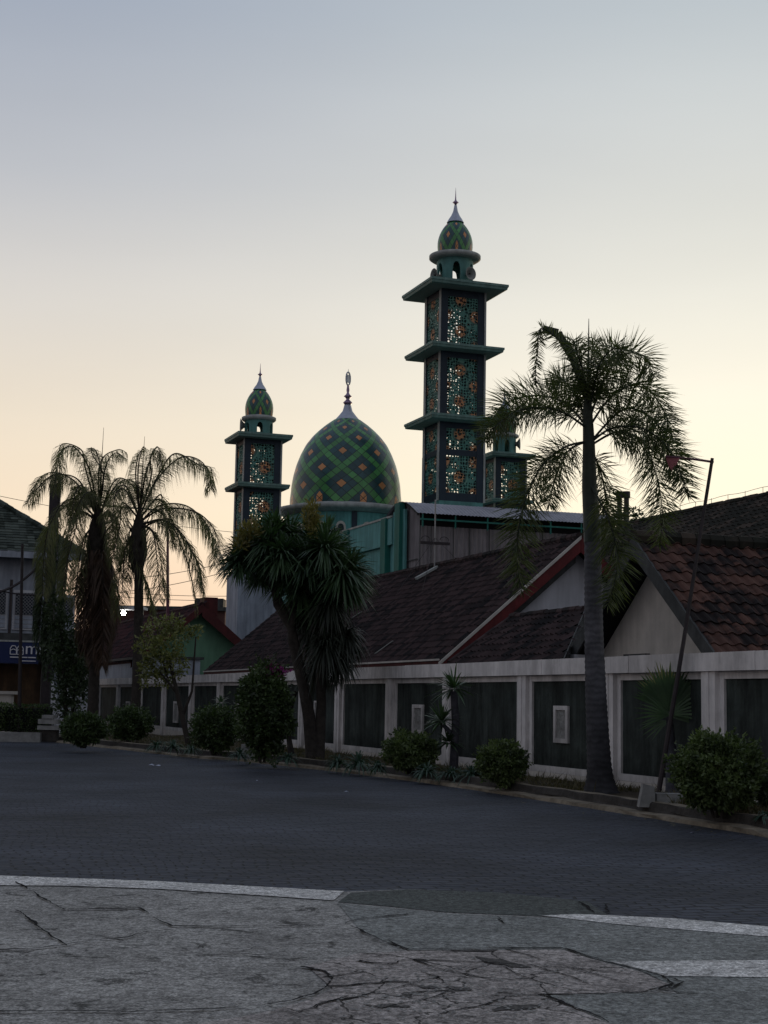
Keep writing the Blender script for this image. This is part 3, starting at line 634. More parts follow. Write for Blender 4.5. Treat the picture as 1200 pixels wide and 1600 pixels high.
# --- house d : low tiled annex
TD=14.3
d0=hit_t(703,1035,TD); d1=hit_t(880,1032,TD); r0=hit_t(800,963,16.3); r1=hit_t(914,957,16.3); zr=(r0[2]+r1[2])/2; ze=min(d0[2],d1[2])
hd=lempty('annex_house','low annex with small dark tiled hip roof behind the cream wall','house',TD,d1[1]); og=Vector((TD,d1[1],0))
roof_tiles('roof_tiles',(TD,d0[1],ze),(TD,d1[1],ze),(16.3,r1[1],zr),(16.3,r0[1],zr),M['tile_c'],hd,og)
slab('roof',[(TD,d1[1],ze),(TD,d0[1],ze),(16.3,r0[1],zr),(16.3,r1[1],zr)],M['board'],hd,og)
ridge_tiles((16.3,r1[1],zr+.02),(16.3,r0[1],zr+.02),M['tile_c'],hd,og,.10)
ridge_tiles((16.3,r0[1],zr+.02),(TD,d0[1],ze+.04),M['tile_c'],hd,og,.08)
b=MB(); A=Vector((TD,d1[1]-.01,ze))-og;B=Vector((16.3,r1[1]-.01,zr))-og
b.prism([A+Vector((0,0,.05)),B+Vector((0,0,.05)),B-Vector((0,0,.3)),A-Vector((0,0,.3))],(0,-.05,0)); b.build('bargeboard',M['board'],hd)
b=MB(); b.box(.5,2.1,.5,d0[1]-d1[1]-2.5,0,ze+.15); b.build('wall',M['white'],hd)

# --- house e : gable to the road, orange tiles
TG=14.9
ae=hit_t(990,843,TG); be=hit_t(1116,1022,TG); SA,ZA=ae[1],ae[2]; SB,ZBt=be[1],be[2]; sl_e=(ZA-ZBt)/(SA-SB)
SB2=SB-.8; ZB2=ZBt-.8*sl_e; DE=9.
he=lempty('gabled_house','beige gabled house with orange and moss black clay roof tiles','house',TG,SA); og=Vector((TG,SA,0))
roof_tiles('roof_tiles',(TG,SB2,ZB2),(TG+DE,SB2,ZB2),(TG+DE,SA,ZA),(TG,SA,ZA),M['tile_e'],he,og,tw=.27,th=.33)
slab('roof',[(TG,SB2,ZB2),(TG+DE,SB2,ZB2),(TG+DE,SA,ZA),(TG,SA,ZA)],M['dark'],he,og)
slab('roof',[(TG,2*SA-SB2,ZB2),(TG+DE,2*SA-SB2,ZB2),(TG+DE,SA,ZA),(TG,SA,ZA)],M['dark'],he,og,.1)
ridge_tiles((TG,SA,ZA+.03),(TG+DE,SA,ZA+.03),M['tile_f'],he,og,.17)
hf=SA-SB2
b=MB(); t1=.6; b.prism([(t1,-hf+.7,0),(t1,-hf+.7,ZB2+.7*sl_e-.2),(t1,0,ZA-.25),(t1,hf-.7,ZB2+.7*sl_e-.2),(t1,hf-.7,0)],(DE-1.5,0,0)); b.build('wall',M['beige'],he)
for sg in(1,-1):
    b=MB(); b.prism([(-.03,0,ZA+.05),(-.03,-sg*hf,ZB2+.05),(-.03,-sg*hf,ZB2-.27),(-.03,0,ZA-.30)],(.05,0,0)); b.build('bargeboard',M['board'],he)
b=MB(); b.box(t1-.12,t1-.01,.4,1.3,2.55,2.63); b.build('wall_ledge',M['board'],he)
# --- house f behind: mossy roof, ridge in line with house c
TF=27.5
fl_=hit_t(985,818,TF); fr_=hit_t(1200,777,TF); zf=(fl_[2]+fr_[2])/2; S1,S2=fl_[1]+.5,fr_[1]-12
hf_=lempty('mossy_roofed_house','house behind with broad dark mossy tiled roof, wire along its ridge','house',TF,S1); og=Vector((TF,S1,0))
te=TF-5.5; zef=zf-5.5*.58
roof_tiles('roof_tiles',(te,S1+.0,zef),(te,S2,zef),(TF,S2,zf),(TF,S1,zf),M['tile_f'],hf_,og,tw=.3,th=.36)
slab('roof',[(te,S2,zef),(te,S1,zef),(TF,S1,zf),(TF,S2,zf)],M['dark'],hf_,og)
slab('roof',[(TF+5.5,S2,zef),(TF+5.5,S1,zef),(TF,S1,zf),(TF,S2,zf)],M['dark'],hf_,og,.09)
ridge_tiles((TF,S1,zf+.02),(TF,S2,zf+.02),M['tile_f'],hf_,og,.13)
b=MB(); b.prism([(-4.8,-.5,0),(4.8,-.5,0),(4.8,-.5,zef+.3),(0,-.5,zf-.2),(-4.8,-.5,zef+.3)],(0,S2-S1+1,0)); b.build('wall',M['beige'],hf_)
b=MB(); k=0
pts=[(0,-x,zf+.30+.02*math.sin(x*3)) for x in [i*.5 for i in range(0,int(S1-S2))]]
b.tube(pts,.008,4)
for x in range(0,int((S1-S2)/2)): b.tube([(0,-x*1.0,zf+.1),(0,-x*1.0,zf+.32)],.008,4)
b.build('ridge_wire',M['pole'],hf_)
# vent pipes behind
for px,lab in ((968,'left shorter of two dark upright vent pipes behind the mossy roof'),(979,'right taller of two dark upright vent pipes behind the mossy roof')):
    A=at(px,830,60); B=at(px-2,768,60); r_=.13
    p=empty('vent_pipe',lab,'pipe',(A.x,A.y,0)); h=B.z
    b=MB(); b.tube([(0,0,0),(0,0,h-.2)],r_*.8,10); b.build('pipe',M['pole'],p); b=MB(); b.lathe([(r_*.8,-.25),(r_*1.15,-.25),(r_*1.15,0),(.0,.02)],10,(0,0,h)); b.build('cowl',M['pole'],p)

# --- house b : dark red roof with green gable, far along the wall
SBH=74.
ab=hit_s(316,946,SBH); eb=hit_s(204,1034,SBH); TEb,ZEb=eb[0],eb[2]; TRb,ZRb=ab[0],ab[2]
hb=lempty('green_gabled_house','low house with dark red tiled roof and green gable wall','house',TEb,SBH); og=Vector((TEb,SBH,0)); Lb=60
roof_tiles('roof_tiles',(TEb,SBH+Lb,ZEb),(TEb,SBH,ZEb),(TRb,SBH,ZRb),(TRb,SBH+Lb,ZRb),M['tile_b'],hb,og,.3,.4)
slab('roof',[(TEb,SBH,ZEb),(TEb,SBH+Lb,ZEb),(TRb,SBH+Lb,ZRb),(TRb,SBH,ZRb)],M['dkred'],hb,og)
slab('roof',[(2*TRb-TEb,SBH,ZEb),(2*TRb-TEb,SBH+Lb,ZEb),(TRb,SBH+Lb,ZRb),(TRb,SBH,ZRb)],M['dkred'],hb,og,.1)
ridge_tiles((TRb,SBH,ZRb),(TRb,SBH+Lb,ZRb),M['tile_b'],hb,og,.15)
wb=TRb-TEb; b=MB(); sb_=(ZRb-ZEb)/wb
b.prism([(.7,.6,0),(2*wb-.7,.6,0),(2*wb-.7,.6,ZEb+.7*sb_-.1),(wb,.6,ZRb-.2),(.7,.6,ZEb+.7*sb_-.1)],(0,.3,0)); b.build('gable_wall',M['greenwall'],hb)
b=MB(); b.box(.75,2*wb-.75,.9,Lb,0,ZEb+.2); b.build('wall',M['greywall'],hb)
b=MB(); b.prism([(0,-.02,ZEb+.05),(wb,-.02,ZRb+.05),(wb,-.02,ZRb-.35),(0,-.02,ZEb-.3)],(0,-.05,0)); b.build('bargeboard',M['dkred'],hb)
b=MB(); b.prism([(2*wb,-.02,ZEb+.05),(wb,-.02,ZRb+.05),(wb,-.02,ZRb-.55),(2*wb,-.02,ZEb-.45)],(0,-.05,0)); b.build('bargeboard',M['dkred'],hb)
b=MB(); b.box(wb+.2,wb+.9,.5,1.4,ZRb-.5,ZRb+.45); b.build('chimney',M['dkred'],hb)
# white low building wing in front of it
wv=hit_t(150,1045,TW+.8); b=MB()
ww=lempty('garden_outbuilding','pale flat outbuilding wall between palms, behind the cream wall','outbuilding',TW+.8,wv[1]-14)
b.box(0,2.5,0,16,0,3.35); b.build('wall',M['greywall'],ww); b=MB(); b.box(-.15,2.65,-.1,16.1,3.352,3.47); b.build('roof',M['board'],ww)
# canopy with lit bulb
cb=at(193,958,112)
cn=empty('lamp_canopy','small flat white canopy seen between palm trunks above red roof','canopy',(cb.x,cb.y,0))
b=MB(); b.box(-.9,1.6,-1,1,cb.z+.25,cb.z+.45); b.build('canopy_roof',M['white'],cn); b=MB(); b.box(-2.2,-.95,-.2,.2,0,cb.z+.1); b.build('wall',M['red'],cn)
b=MB(); b.tube([(1.3,.5,0),(1.3,.5,cb.z+.25)],.08,8); b.build('post',M['steel'],cn)
em=bpy.data.materials.new('lit_bulb'); em.use_nodes=True; e_=em.node_tree.nodes['Principled BSDF']; e_.inputs['Emission Color'].default_value=(1,.96,.88,1); e_.inputs['Emission Strength'].default_value=45
b=MB(); b.lathe([(.001,-.18),(.127,-.127),(.18,0),(.127,.127),(.001,.18)],16); bo=b.build('lit_lamp',em,smooth=True,loc=(cb.x,cb.y,cb.z)); tag(bo,'glowing white bulb hanging under the flat canopy','lamp')

# ------------------------------------------------------------------ two storey house at left
s2=66.
def LS(px,py): return hit_s(px,py,s2)
A=LS(131,866); tR=A[0]; zE=A[2]; B=LS(0,776)
lh=lempty('two_storey_house','pale two storey house with barred windows and mossy hipped roof','house',tR,s2); og=Vector((tR,s2,0)); LW=26.; DP=12.
zRg=zE+4.6
def rp(x,y,z): return Vector((tR+x,s2+y,z))
bw=MB(); bw.box(-LW,-.7,.8,DP,0,zE-.05); bw.build('wall',M['greywall'],lh)
roof_tiles('roof_tiles',rp(-LW,0,zE),rp(0,0,zE),rp(-6.5,6.2,zRg),rp(-LW,6.2,zRg),M['shingle'],lh,og,.30,.22,flat=True)
slab('roof',[rp(-LW,0,zE),rp(0,0,zE),rp(-6.5,6.2,zRg),rp(-LW,6.2,zRg)],M['board'],lh,og)
slab('roof',[rp(0,0,zE),rp(0,12.4,zE),rp(-6.5,6.2,zRg)],M['board'],lh,og)
slab('roof',[rp(-LW,12.4,zE),rp(0,12.4,zE),rp(-6.5,6.2,zRg),rp(-LW,6.2,zRg)],M['board'],lh,og)
ridge_tiles(rp(0,0,zE+.05),rp(-6.5,6.2,zRg+.05),M['shingle'],lh,og,.14,'hip_tiles')
b=MB(); b.box(-LW,.02,-.05,-.01,zE-.28,zE+.02); b.build('gutter',M['greywall'],lh)
def lx(px): return LS(px,930)[0]-tR
def lz(py): return hit_s(30,py,s2)[2]
def window(x0,x1,z0,z1,mid):
    w_=MB(); w_.box(x0,x1,.74,.80,z0,z1); f=w_.build('window',M['white'],lh)
    p=MB(); p.box(x0+.1,x1-.1,.70,.738,mid,z1-.12); p.build('pane',M['navy'],f)
    gl=MB(); n=int((x1-x0-.2)/.14)
    for i in range(n+1):
        x=x0+.1+i*.14
        a=min(.9,x1-.1-x); gl.bar((x,.66,mid),(x+a*.6,.66,mid+a*.6),.018,.018,up=(0,1,0))
    hgt=z1-.12-mid
    for i in range(-6,n+1):
        x=x0+.1+i*.14; xa=max(x,x0+.1); xe=min(x+hgt,x1-.1)
        if xe>xa: gl.bar((xa,.66,mid+(xa-x)),(xe,.66,mid+(xe-x)),.02,.02,up=(0,1,0)); gl.bar((xa,.655,z1-.12-(xa-x)),(xe,.655,z1-.12-(xe-x)),.02,.02,up=(0,1,0))
    gl.build('window_grille',M['steel'],f)
    st=MB()
    for k in range(3): st.box(x0+.1,x1-.1,.70,.742,z0+.08+k*(mid-z0-.1)/3,z0+.08+(k+.8)*(mid-z0-.1)/3)
    st.build('lower_panel',M['greywall'],f)
window(lx(-48),lx(16),lz(983),lz(920),lz(959)); window(lx(24),lx(64),lz(983),lz(920),lz(959)); window(lx(84),lx(122),lz(983),lz(925),lz(959))
b=MB(); b.box(-LW,-.2,.2,.75,lz(1001),lz(989)); b.box(-LW,-.1,-.6,.79,lz(1003)-.08,lz(1001)); b.build('ledge_roof',M['board'],lh)
b=MB(); b.box(-LW,lx(74),.5,.78,0,lz(1037)); b.build('brown_shutter',mat('brown_timber',(.10,.055,.025),.7,.5,3,streak=.5),lh)
b=MB(); b.box(lx(72),lx(79),.3,.79,0,lz(1000)); b.build('pilaster',M['palegrey'],lh)
b=MB(); b.tube([(lx(19)+.0,.45,lz(1000)),(lx(19),.45,lz(905))],.07,6); b.build('downpipe',M['pole'],lh)
# sign board
sg=lempty('shop_sign','blue shop sign board with white house shaped logo and lettering','sign',tR+lx(-45),s2-.7,lz(1037)); sw=lx(61)-lx(-45); sh=lz(1004)-lz(1037)
navyb=mat('sign_blue',(.012,.022,.085),.5,.15,2)
b=MB(); b.box(0,sw,0,.12,0,sh); b.build('board',navyb,sg); b=MB(); b.box(-.05,sw+.05,-.02,.14,sh+.002,sh+.07); b.build('top_rail',M['palegrey'],sg)
signw=mat('sign_white',(.62,.62,.66),.6,.1,2)
b=MB(); x0=lx(17)-lx(-45); k=(lx(37)-lx(17))
def stroke(pts,w_): 
    for p,q in zip(pts,pts[1:]): b.bar((x0+p[0]*k,-.02,sh*(.42+.40*p[1])),(x0+q[0]*k,-.02,sh*(.42+.40*q[1])),.03,w_,up=(0,1,0))
for o_ in (0,.52):
    b0=[(0+o_,0),(0+o_,.7),(.13+o_,1),(.35+o_,1),(.48+o_,.7),(.48+o_,0),(0+o_,0)]; stroke(b0,.075); stroke([(.0+o_,.45),(.24+o_,.62),(.48+o_,.45)],.06)
b.build('logo',signw,sg)
def text(s_,size,loc,parent,m,name='lettering'):
    cu=bpy.data.curves.new(name,'FONT'); cu.body=s_; cu.size=size; cu.extrude=.01; to=bpy.data.objects.new(name,cu); COL.objects.link(to)
    dg=bpy.context.evaluated_depsgraph_get(); me=bpy.data.meshes.new_from_object(to.evaluated_get(dg)); bpy.data.objects.remove(to); 
    o=bpy.data.objects.new(name,me); me.materials.clear(); me.materials.append(m); COL.objects.link(o); o.parent=parent; o.location=loc; o.rotation_euler=(PI/2,0,0); return o
text('mile',.72,(x0+k*1.12,-.03,sh*.45),sg,signw)
b=MB(); b.box(x0,x0+1.35*k,-.03,-.005,sh*.26,sh*.31); b.box(x0+1.4*k,x0+2.0*k,-.03,-.005,sh*.26,sh*.31); b.box(x0+k*.8,x0+2.0*k,-.03,-.005,sh*.1,sh*.14); b.build('small_print',signw,sg)
# low cream wall, hedge, steps
p0=at(-60,1085,60); b=MB(); q=at(20,1085,60)
b.box(p0.x,q.x,59.8,60.2,.05,q.z); b.box(p0.x-.05,q.x+.12,59.7,60.3,q.z+.001,q.z+.12); o=b.build('garden_wall',M['beige']); tag(o,'low beige garden wall with cap behind the hedge','wall')
p0=at(80,1060,61); p1=at(97,1125,61)
b=MB(); b.prism([(p0.x-.3,61,.06),(p1.x,61,.06),(p1.x-.1,61,.9),(p0.x,61,p0.z),(p0.x-.3,61,p0.z)],(0,.25,0)); o=b.build('gate_pier',M['white']); tag(o,'white slanted gate pier between hedge and dark shrub','pier')
# planter kerb below the hedge
b=MB(); a0=gr(-60,1160);a1=gr(62,1160); b.box(a0.x-6,a1.x,a1.y-.0,a1.y+.25,0,.32); tag(b.build('hedge_kerb',M['concrete']),kind='structure')

# ------------------------------------------------------------------ foliage helpers
def rnd_dir():
    while True:
        v=Vector((random.uniform(-1,1),random.uniform(-1,1),random.uniform(-1,1)))
        if .05<v.length<1: return v.normalized()
def leaves(b,fn,n,size,m=0,elong=1.7,up=.2):
    for _ in range(n):
        p,out_=fn(); d=(rnd_dir()+out_*.7+Vector((0,0,up))).normalized(); s_=d.cross(rnd_dir()).normalized(); l=size*random.uniform(.6,1.3)
        b.blade(p,p+d*l*.5,p+d*l,l/elong*.8,s_,m)
def blob(c,rx,ry,rz,seed,shell=.55,lump=.3,flatbot=-1.):
    c=Vector(c)
    def f():
        while True:
            d=rnd_dir()
            if d.z<flatbot: continue
            k=1+lump*mnoise.noise(d*2.6+Vector((seed,0,0)))+lump*.5*mnoise.noise(d*6+Vector((seed,5,0)))
            r=k*(shell+(1-shell)*random.random()**.5)
            return c+Vector((d.x*rx*r,d.y*ry*r,d.z*rz*r)),d
    return f
def bush(name,label,cat,px,pyb,pyt,wpx,n,size,m,lump=.3,group=None,Y=None,extra=None,zb=TB):
    g_=bedpt(px,pyb) if Y is None else Vector((at(px,pyb,Y).x,Y,zb)); sc=g_.y/F; w_=wpx*sc/2; h=at(px,pyt,g_.y).z-g_.z
    o=empty(name,label,cat,g_,0,group); b=MB(); sd=random.random()*50
    leaves(b,blob((0,0,h*.54),w_,w_*.9,h*.5,sd,.55,lump),n,size)
    leaves(b,blob((0,0,h*.50),w_*.75,w_*.7,h*.42,sd,.2,.2),n//3,size*1.2)
    # the odd shoot poking out of the clipped outline
    for _ in range(14):
        a=random.uniform(0,2*PI); e=random.uniform(.2,1.3); d=Vector((math.cos(a)*math.cos(e),math.sin(a)*math.cos(e),math.sin(e))); p=Vector((d.x*w_*.95,d.y*w_*.9,h*.54+d.z*h*.5))
        for k in range(7): q=p+d*.025*k*h; b.blade(q,q+rnd_dir()*size*.5,q+(rnd_dir()+d).normalized()*size,size*.5,rnd_dir())
    b.build('foliage',m,o)
    t=MB()
    for _ in range(7):
        a=random.uniform(0,2*PI); t.tube([(math.cos(a)*.06,math.sin(a)*.06,-.05),(math.cos(a)*w_*.3,math.sin(a)*w_*.3,h*.3),(math.cos(a)*w_*.6,math.sin(a)*w_*.6,h*.62)],[.025,.018,.008],5)
    t.build('stems',M['bark2'],o)
    if extra: extra(o,w_,h)
    return o
bush('clipped_bush','round clipped bush at the far end of the kerb beside the steps','bush',130,1166,1117,70,5200,.085,M['bush'],.25)
bush('clipped_bush','round bush under the second slim palm trunk','bush',203,1160,1107,72,5200,.085,M['bush'],.32)
bush('rounded_shrub','loose rounded shrub with open stems left of the tall shrub','bush',335,1177,1109,76,4200,.085,M['bush'],.35)
def pink(o,w_,h):
    b=MB(); leaves(b,blob((.25,0,h*.97),.28,.22,.13,3,.2,.5),160,.10); b.build('magenta_flowers',M['pinkfl'],o)
bush('flowering_shrub','tall dark shrub with a few magenta flowers on top','shrub',410,1188,1046,84,8500,.10,M['bush'],.4,extra=pink)
bush('leafy_shrub','bushy shrub in front of the plaque left of the slim yucca','bush',641,1206,1148,82,6500,.068,M['bush_l'],.4)
bush('rounded_bush','bright green rounded bush at the base of a wall column','bush',783,1224,1163,78,7000,.062,M['bush_l'],.45)
bush('big_round_bush','largest round green bush at right beside the leaning pole','bush',1122,1272,1155,128,17000,.062,M['bush_l'],.42)
bush('edge_shrub','small shrub at the right edge behind the largest bush','bush',1212,1268,1215,60,1800,.08,M['bush'],.3)
# dull buildings and tree line far behind
p0_=at(180,946,125);p1_=at(352,946,125)
fb_=empty('background_building','dark low building with flat parapet far behind the red tiled roof','building',(p0_.x,125,0)); b=MB(); b.box(0,p1_.x-p0_.x,0,14,0,p0_.z-.3); b.build('wall',mat('dull_red_wall',(.10,.045,.04),.9,.4,.6),fb_)
b=MB(); b.box(-.3,p1_.x-p0_.x+.3,-.3,14.3,p0_.z-.298,p0_.z); b.build('flat_roof',M['board'],fb_)
b=MB(); b.box(6.5,8.8,-.2,2,p0_.z+.001,p0_.z+.7); b.build('water_tank_housing',M['board'],fb_)
b=MB()
for i in range(60):
    x=random.uniform(-75,-22); c=Vector((x,150+random.uniform(-6,6),random.uniform(1,6.5))); leaves(b,blob(c,3.,3,3.2,i,.3,.4),170,.9)
tag(b.build('far_trees',M['vine']),'dark far tree line low behind the houses at left','tree line',kind='stuff')
b=MB()
for i in range(60):
    x=random.uniform(8,95); c=Vector((x,150+random.uniform(-6,6),random.uniform(1,7))); leaves(b,blob(c,3.,3,3.2,i,.3,.4),170,.9)
tag(b.build('far_trees',M['vine']),'dark far tree line low behind the houses at right','tree line',kind='stuff')
# hedge
hp0=at(-80,1146,56);hp1=at(17,1146,56);hp2=at(79,1146,56); hz=at(40,1101,56).z
def hedge(x0,x1,y0,y1,z0,z1,lab,m):
    o=empty('hedge',lab,'hedge',((x0+x1)/2,y0,z0)); b=MB(); cx=(x0+x1)/2
    def f():
        k=random.random(); x=random.uniform(x0,x1);y=random.uniform(y0,y1);z=random.uniform(z0,z1)
        if k<.5: y=y0; d=Vector((0,-1,0))
        elif k<.75: z=z1; d=Vector((0,0,1))
        elif k<.9: x=x1; d=Vector((1,0,0))
        else: d=rnd_dir()
        return Vector((x-cx,y-y0,z-z0))+rnd_dir()*.04,d
    leaves(b,f,int(1500*(x1-x0)),.075); b.build('foliage',m,o)
    b=MB(); b.box(x0-cx+.08,x1-cx-.08,.08,y1-y0-.08,0,z1-z0-.08); b.build('dark_core',M['dark'],o)  # near-black solid box stands in for the shade inside the hedge
hedge(hp0.x,hp1.x,54.6,56.4,.3,hz,'clipped hedge block at far left edge, brighter green','%s'and M['bush_l'])
hedge(hp1.x+.02,hp2.x,54.9,56.6,.3,hz-.04,'long dark clipped hedge block behind the kerb',M['bush'])
st=at(76,1150,53.2); so_=empty('stacked_slabs','stack of three pale concrete slabs beside the hedge','slabs',(st.x,53.2,0))
for k,(x0,x1,z0,z1) in enumerate([(-.35,.38,.42,.56),(-.33,.34,.62,.78),(-.2,.2,.80,.92)]):
    b=MB(); b.box(x0,x1,-.25-.02*k,.3,z0,z1); b.build('slab',M['concrete'],so_)
b=MB(); b.box(-.25,.3,-.2,.25,.02,.415); b.build('base',M['kerbdk'],so_)

# ------------------------------------------------------------------ palms
def frond(b,path,ll,mode,dens=60,width=.03,m=0,taper=True,droop=.5,stem=.025,bare=.12):
    P=catmull(path,10); L_=[0]
    for p,q in zip(P,P[1:]): L_.append(L_[-1]+(q-p).length)
    T=L_[-1]; b.tube(P,[stem*(1-.8*i/len(P)) for i in range(len(P))],5,m+1,cap=False)
    n=int(T*dens)
    for i in range(n):
        u=bare+(1-bare)*(i+random.random())/n; x=u*T; k=1
        while k<len(L_)-1 and L_[k]<x: k+=1
        f=(x-L_[k-1])/max(1e-6,L_[k]-L_[k-1]); p=P[k-1].lerp(P[k],f); d=(P[k]-P[k-1]).normalized()
        env=(math.sin(PI*min(1,(u*.82+.12)))**.6) if taper else 1
        l=ll*env*random.uniform(.75,1.1)
        side=d.cross(Vector((0,0,1))); side=side.normalized() if side.length>.15 else Vector((1,0,0)); nn_=side.cross(d).normalized()
        if mode=='fox':
            a=random.uniform(0,2*PI); r=side*math.cos(a)+nn_*math.sin(a); v=(r*1.0+d*random.uniform(.3,.75)).normalized(); g_=Vector((0,0,-1))*.18
        else:
            sg_=random.choice((-1,1)); a=random.uniform(-.5,.6); r=side*sg_*math.cos(a)+nn_*math.sin(a); v=(r*.8+d*.45).normalized(); g_=Vector((0,0,-1))*droop
        mid=p+v*l*.5+g_*l*.18; dv=(v+g_*1.6).normalized() if mode!='fox' else (v+g_).normalized()
        tip=mid+dv*l*.55+ (Vector((0,0,-1))*l*.15*(1 if mode!='fox' else .3))
        s_=v.cross(rnd_dir()).normalized(); b.blade(p,mid,tip,width,s_,m)
def rings(b,base,top,r0,r1,rtop,n=60,flare=.0,bend=(0,0)):
    pts=[];rad=[]
    for i in range(n+1):
        f=i/n; p=Vector(base).lerp(Vector(top),f)+Vector((bend[0],bend[1],0))*math.sin(PI*f); pts.append(p)
        r=r0+(r1-r0)*min(1,f*1.6) if f<.6 else r1+(rtop-r1)*(f-.6)/.4
        r+=flare*math.exp(-f*22); rad.append(r*(1.0+(.035 if i%2 else -.02)+random.uniform(-.01,.01)))
    b.tube(pts,rad,14)
YP=25.4
pb=at(939,1234,YP); pm=at(926,845,YP); pt=at(920,690,YP)
fp=empty('foxtail_palm','tall foxtail palm with thick ringed trunk and bushy plumes','palm tree',(pb.x,YP,TB)); O=Vector((pb.x,YP,TB))
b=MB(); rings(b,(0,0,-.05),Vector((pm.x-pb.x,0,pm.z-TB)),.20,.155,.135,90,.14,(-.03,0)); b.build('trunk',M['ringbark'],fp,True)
b=MB(); b.tube([Vector((pm.x-pb.x,0,pm.z-TB-.02)),Vector(at(921,760,YP))-O,Vector(pt)-O,Vector(at(918,640,YP))-O,Vector(at(919,590,YP))-O],[.145,.125,.10,.08,.03],12); b.build('crownshaft',M['crownshaft'],fp,True)
FR=[ # pixel paths with depth offset
 ([(917,640,0),(905,560,-.1),(872,530,-.2),(846,513,-.2),(840,540,-.2),(836,600,-.15)],.17),
 ([(916,665,0),(880,628,.2),(835,618,.5),(795,628,.8),(770,655,1.0),(752,675,1.1)],.42),
 ([(916,668,0),(870,640,-.5),(815,640,-1.1),(775,665,-1.5),(755,690,-1.6)],.36),
 ([(916,690,0),(880,700,-.3),(842,735,-.7),(815,800,-1.0),(808,870,-1.1),(815,925,-1.1)],.42),
 ([(915,690,0),(888,705,.4),(868,745,.8),(858,790,1.0)],.40),
 ([(918,650,0),(915,600,-.2),(905,560,-.6),(895,530,-.9)],.36),
 ([(919,650,0),(922,590,.1),(925,552,.2),(930,530,.3)],.36),
 ([(921,655,0),(945,590,0),(975,555,.2),(1005,556,.3),(1022,590,.4)],.42),
 ([(922,665,0),(955,620,.4),(1000,600,.9),(1034,636,1.2),(1052,690,1.3)],.42),
 ([(924,690,0),(960,668,-.2),(1010,672,-.5),(1052,712,-.6),(1074,775,-.6)],.42),
 ([(924,695,0),(965,675,.5),(1005,690,1.),(1025,740,1.2),(1035,800,1.2),(1030,850,1.2)],.42),
 ([(922,700,0),(938,735,.5),(948,790,.8),(945,840,.9)],.38),
 ([(924,760,-.1),(952,815,-.6),(965,880,-.8),(950,945,-.8)],.40),
 ([(917,660,0),(900,620,.8),(875,590,1.4),(860,600,1.8)],.38),
 ([(920,650,0),(935,575,-.5),(958,545,-.9),(978,552,-1.2)],.38),
 ([(923,690,0),(975,640,.1),(1020,655,.2),(1048,705,.2),(1062,750,.2)],.40)]
for path,ll in FR:
    b=MB(); P=[Vector(at(x,y,YP+dy))-O for x,y,dy in path]; frond(b,P,ll*1.42,'fox',175 if ll>.2 else 130,.018,droop=.4,stem=.022,bare=.14 if ll>.2 else .35); b.build('frond',[M['foxtail'],M['crownshaft']],fp)
b=MB(); b.tube([Vector(at(919,600,YP))-O,Vector(at(920,498,YP))-O],[.03,.005],5); b.build('spear_leaf',M['crownshaft'],fp)
b=MB(); P=[Vector(at(x,y,YP))-O for x,y in ((918,620),(895,560),(872,520),(848,514))]
for p,q in zip(P,P[1:]): b.bar(p,q,.02,.13,up=(0,0,1))
b.build('broken_sheath',M['crownshaft'],fp)
# fallen old frond, brown stalks of fruit
def palm_q(label,base,crown,Y,FRq,r,seed,skirt=None):
    random.seed(seed); B_=at(base[0],base[1],Y); o=empty('queen_palm',label,'palm tree',(B_.x,Y,.1),group='slender palms at the left of the bed'); O=Vector((B_.x,Y,.1)); C_=at(crown[0],crown[1],Y)-O
    b=MB(); rings(b,(0,0,-.05),C_,r,r*.9,r*.95,50,.08,(random.uniform(-.1,.1),0)); b.build('trunk',M['bark2'],o,True)
    b=MB(); b.tube([C_-Vector((0,0,1.6)),C_-Vector((0,0,.9)),C_-Vector((0,0,.1)),C_+Vector((0,0,.6))],[r*1.05,r*1.9,r*1.4,.05],10)
    for k in range(26):
        a=random.uniform(0,2*PI); z=random.uniform(-1.4,-.1); d=Vector((math.cos(a),math.sin(a),0)); b.blade(C_+Vector((0,0,z))+d*r,C_+Vector((0,0,z+.3))+d*r*2,C_+Vector((0,0,z+.6))+d*r*(3+random.random()),.1,d.cross(Vector((0,0,1))))
    b.build('boot',M['bark2'],o)
    FRq=FRq+[([(x+random.uniform(-9,9)*min(1,i),y+random.uniform(-9,9)*min(1,i),-dy*random.uniform(.6,1.3)) for i,(x,y,dy) in enumerate(p)],l*.95,d*.8) for p,l,d in FRq if l>.4]
    for path,ll,dn in FRq:
        b=MB(); P=[Vector(at(x,y,Y+dy))-O for x,y,dy in path]; frond(b,P,ll*1.1,'queen',dn*KQ,.0185,droop=1.7,stem=.035,bare=.12); b.build('frond',[M['queen'],M['bark2']],o)
    b=MB(); b.tube([C_,C_+Vector((.03,0,1.1)),Vector(at(crown[2],crown[3],Y))-O],[.05,.025,.006],5); b.build('spear_leaf',M['bark2'],o)
    if skirt:
        for path in skirt:
            b=MB(); P=[Vector(at(x,y,Y+dy))-O for x,y,dy in path]; frond(b,P,.8,'queen',125,.03,droop=3,stem=.03,bare=.1); b.build('dead_frond',[M['brownleaf'],M['bark2']],o)
    return o
KQ=1.75
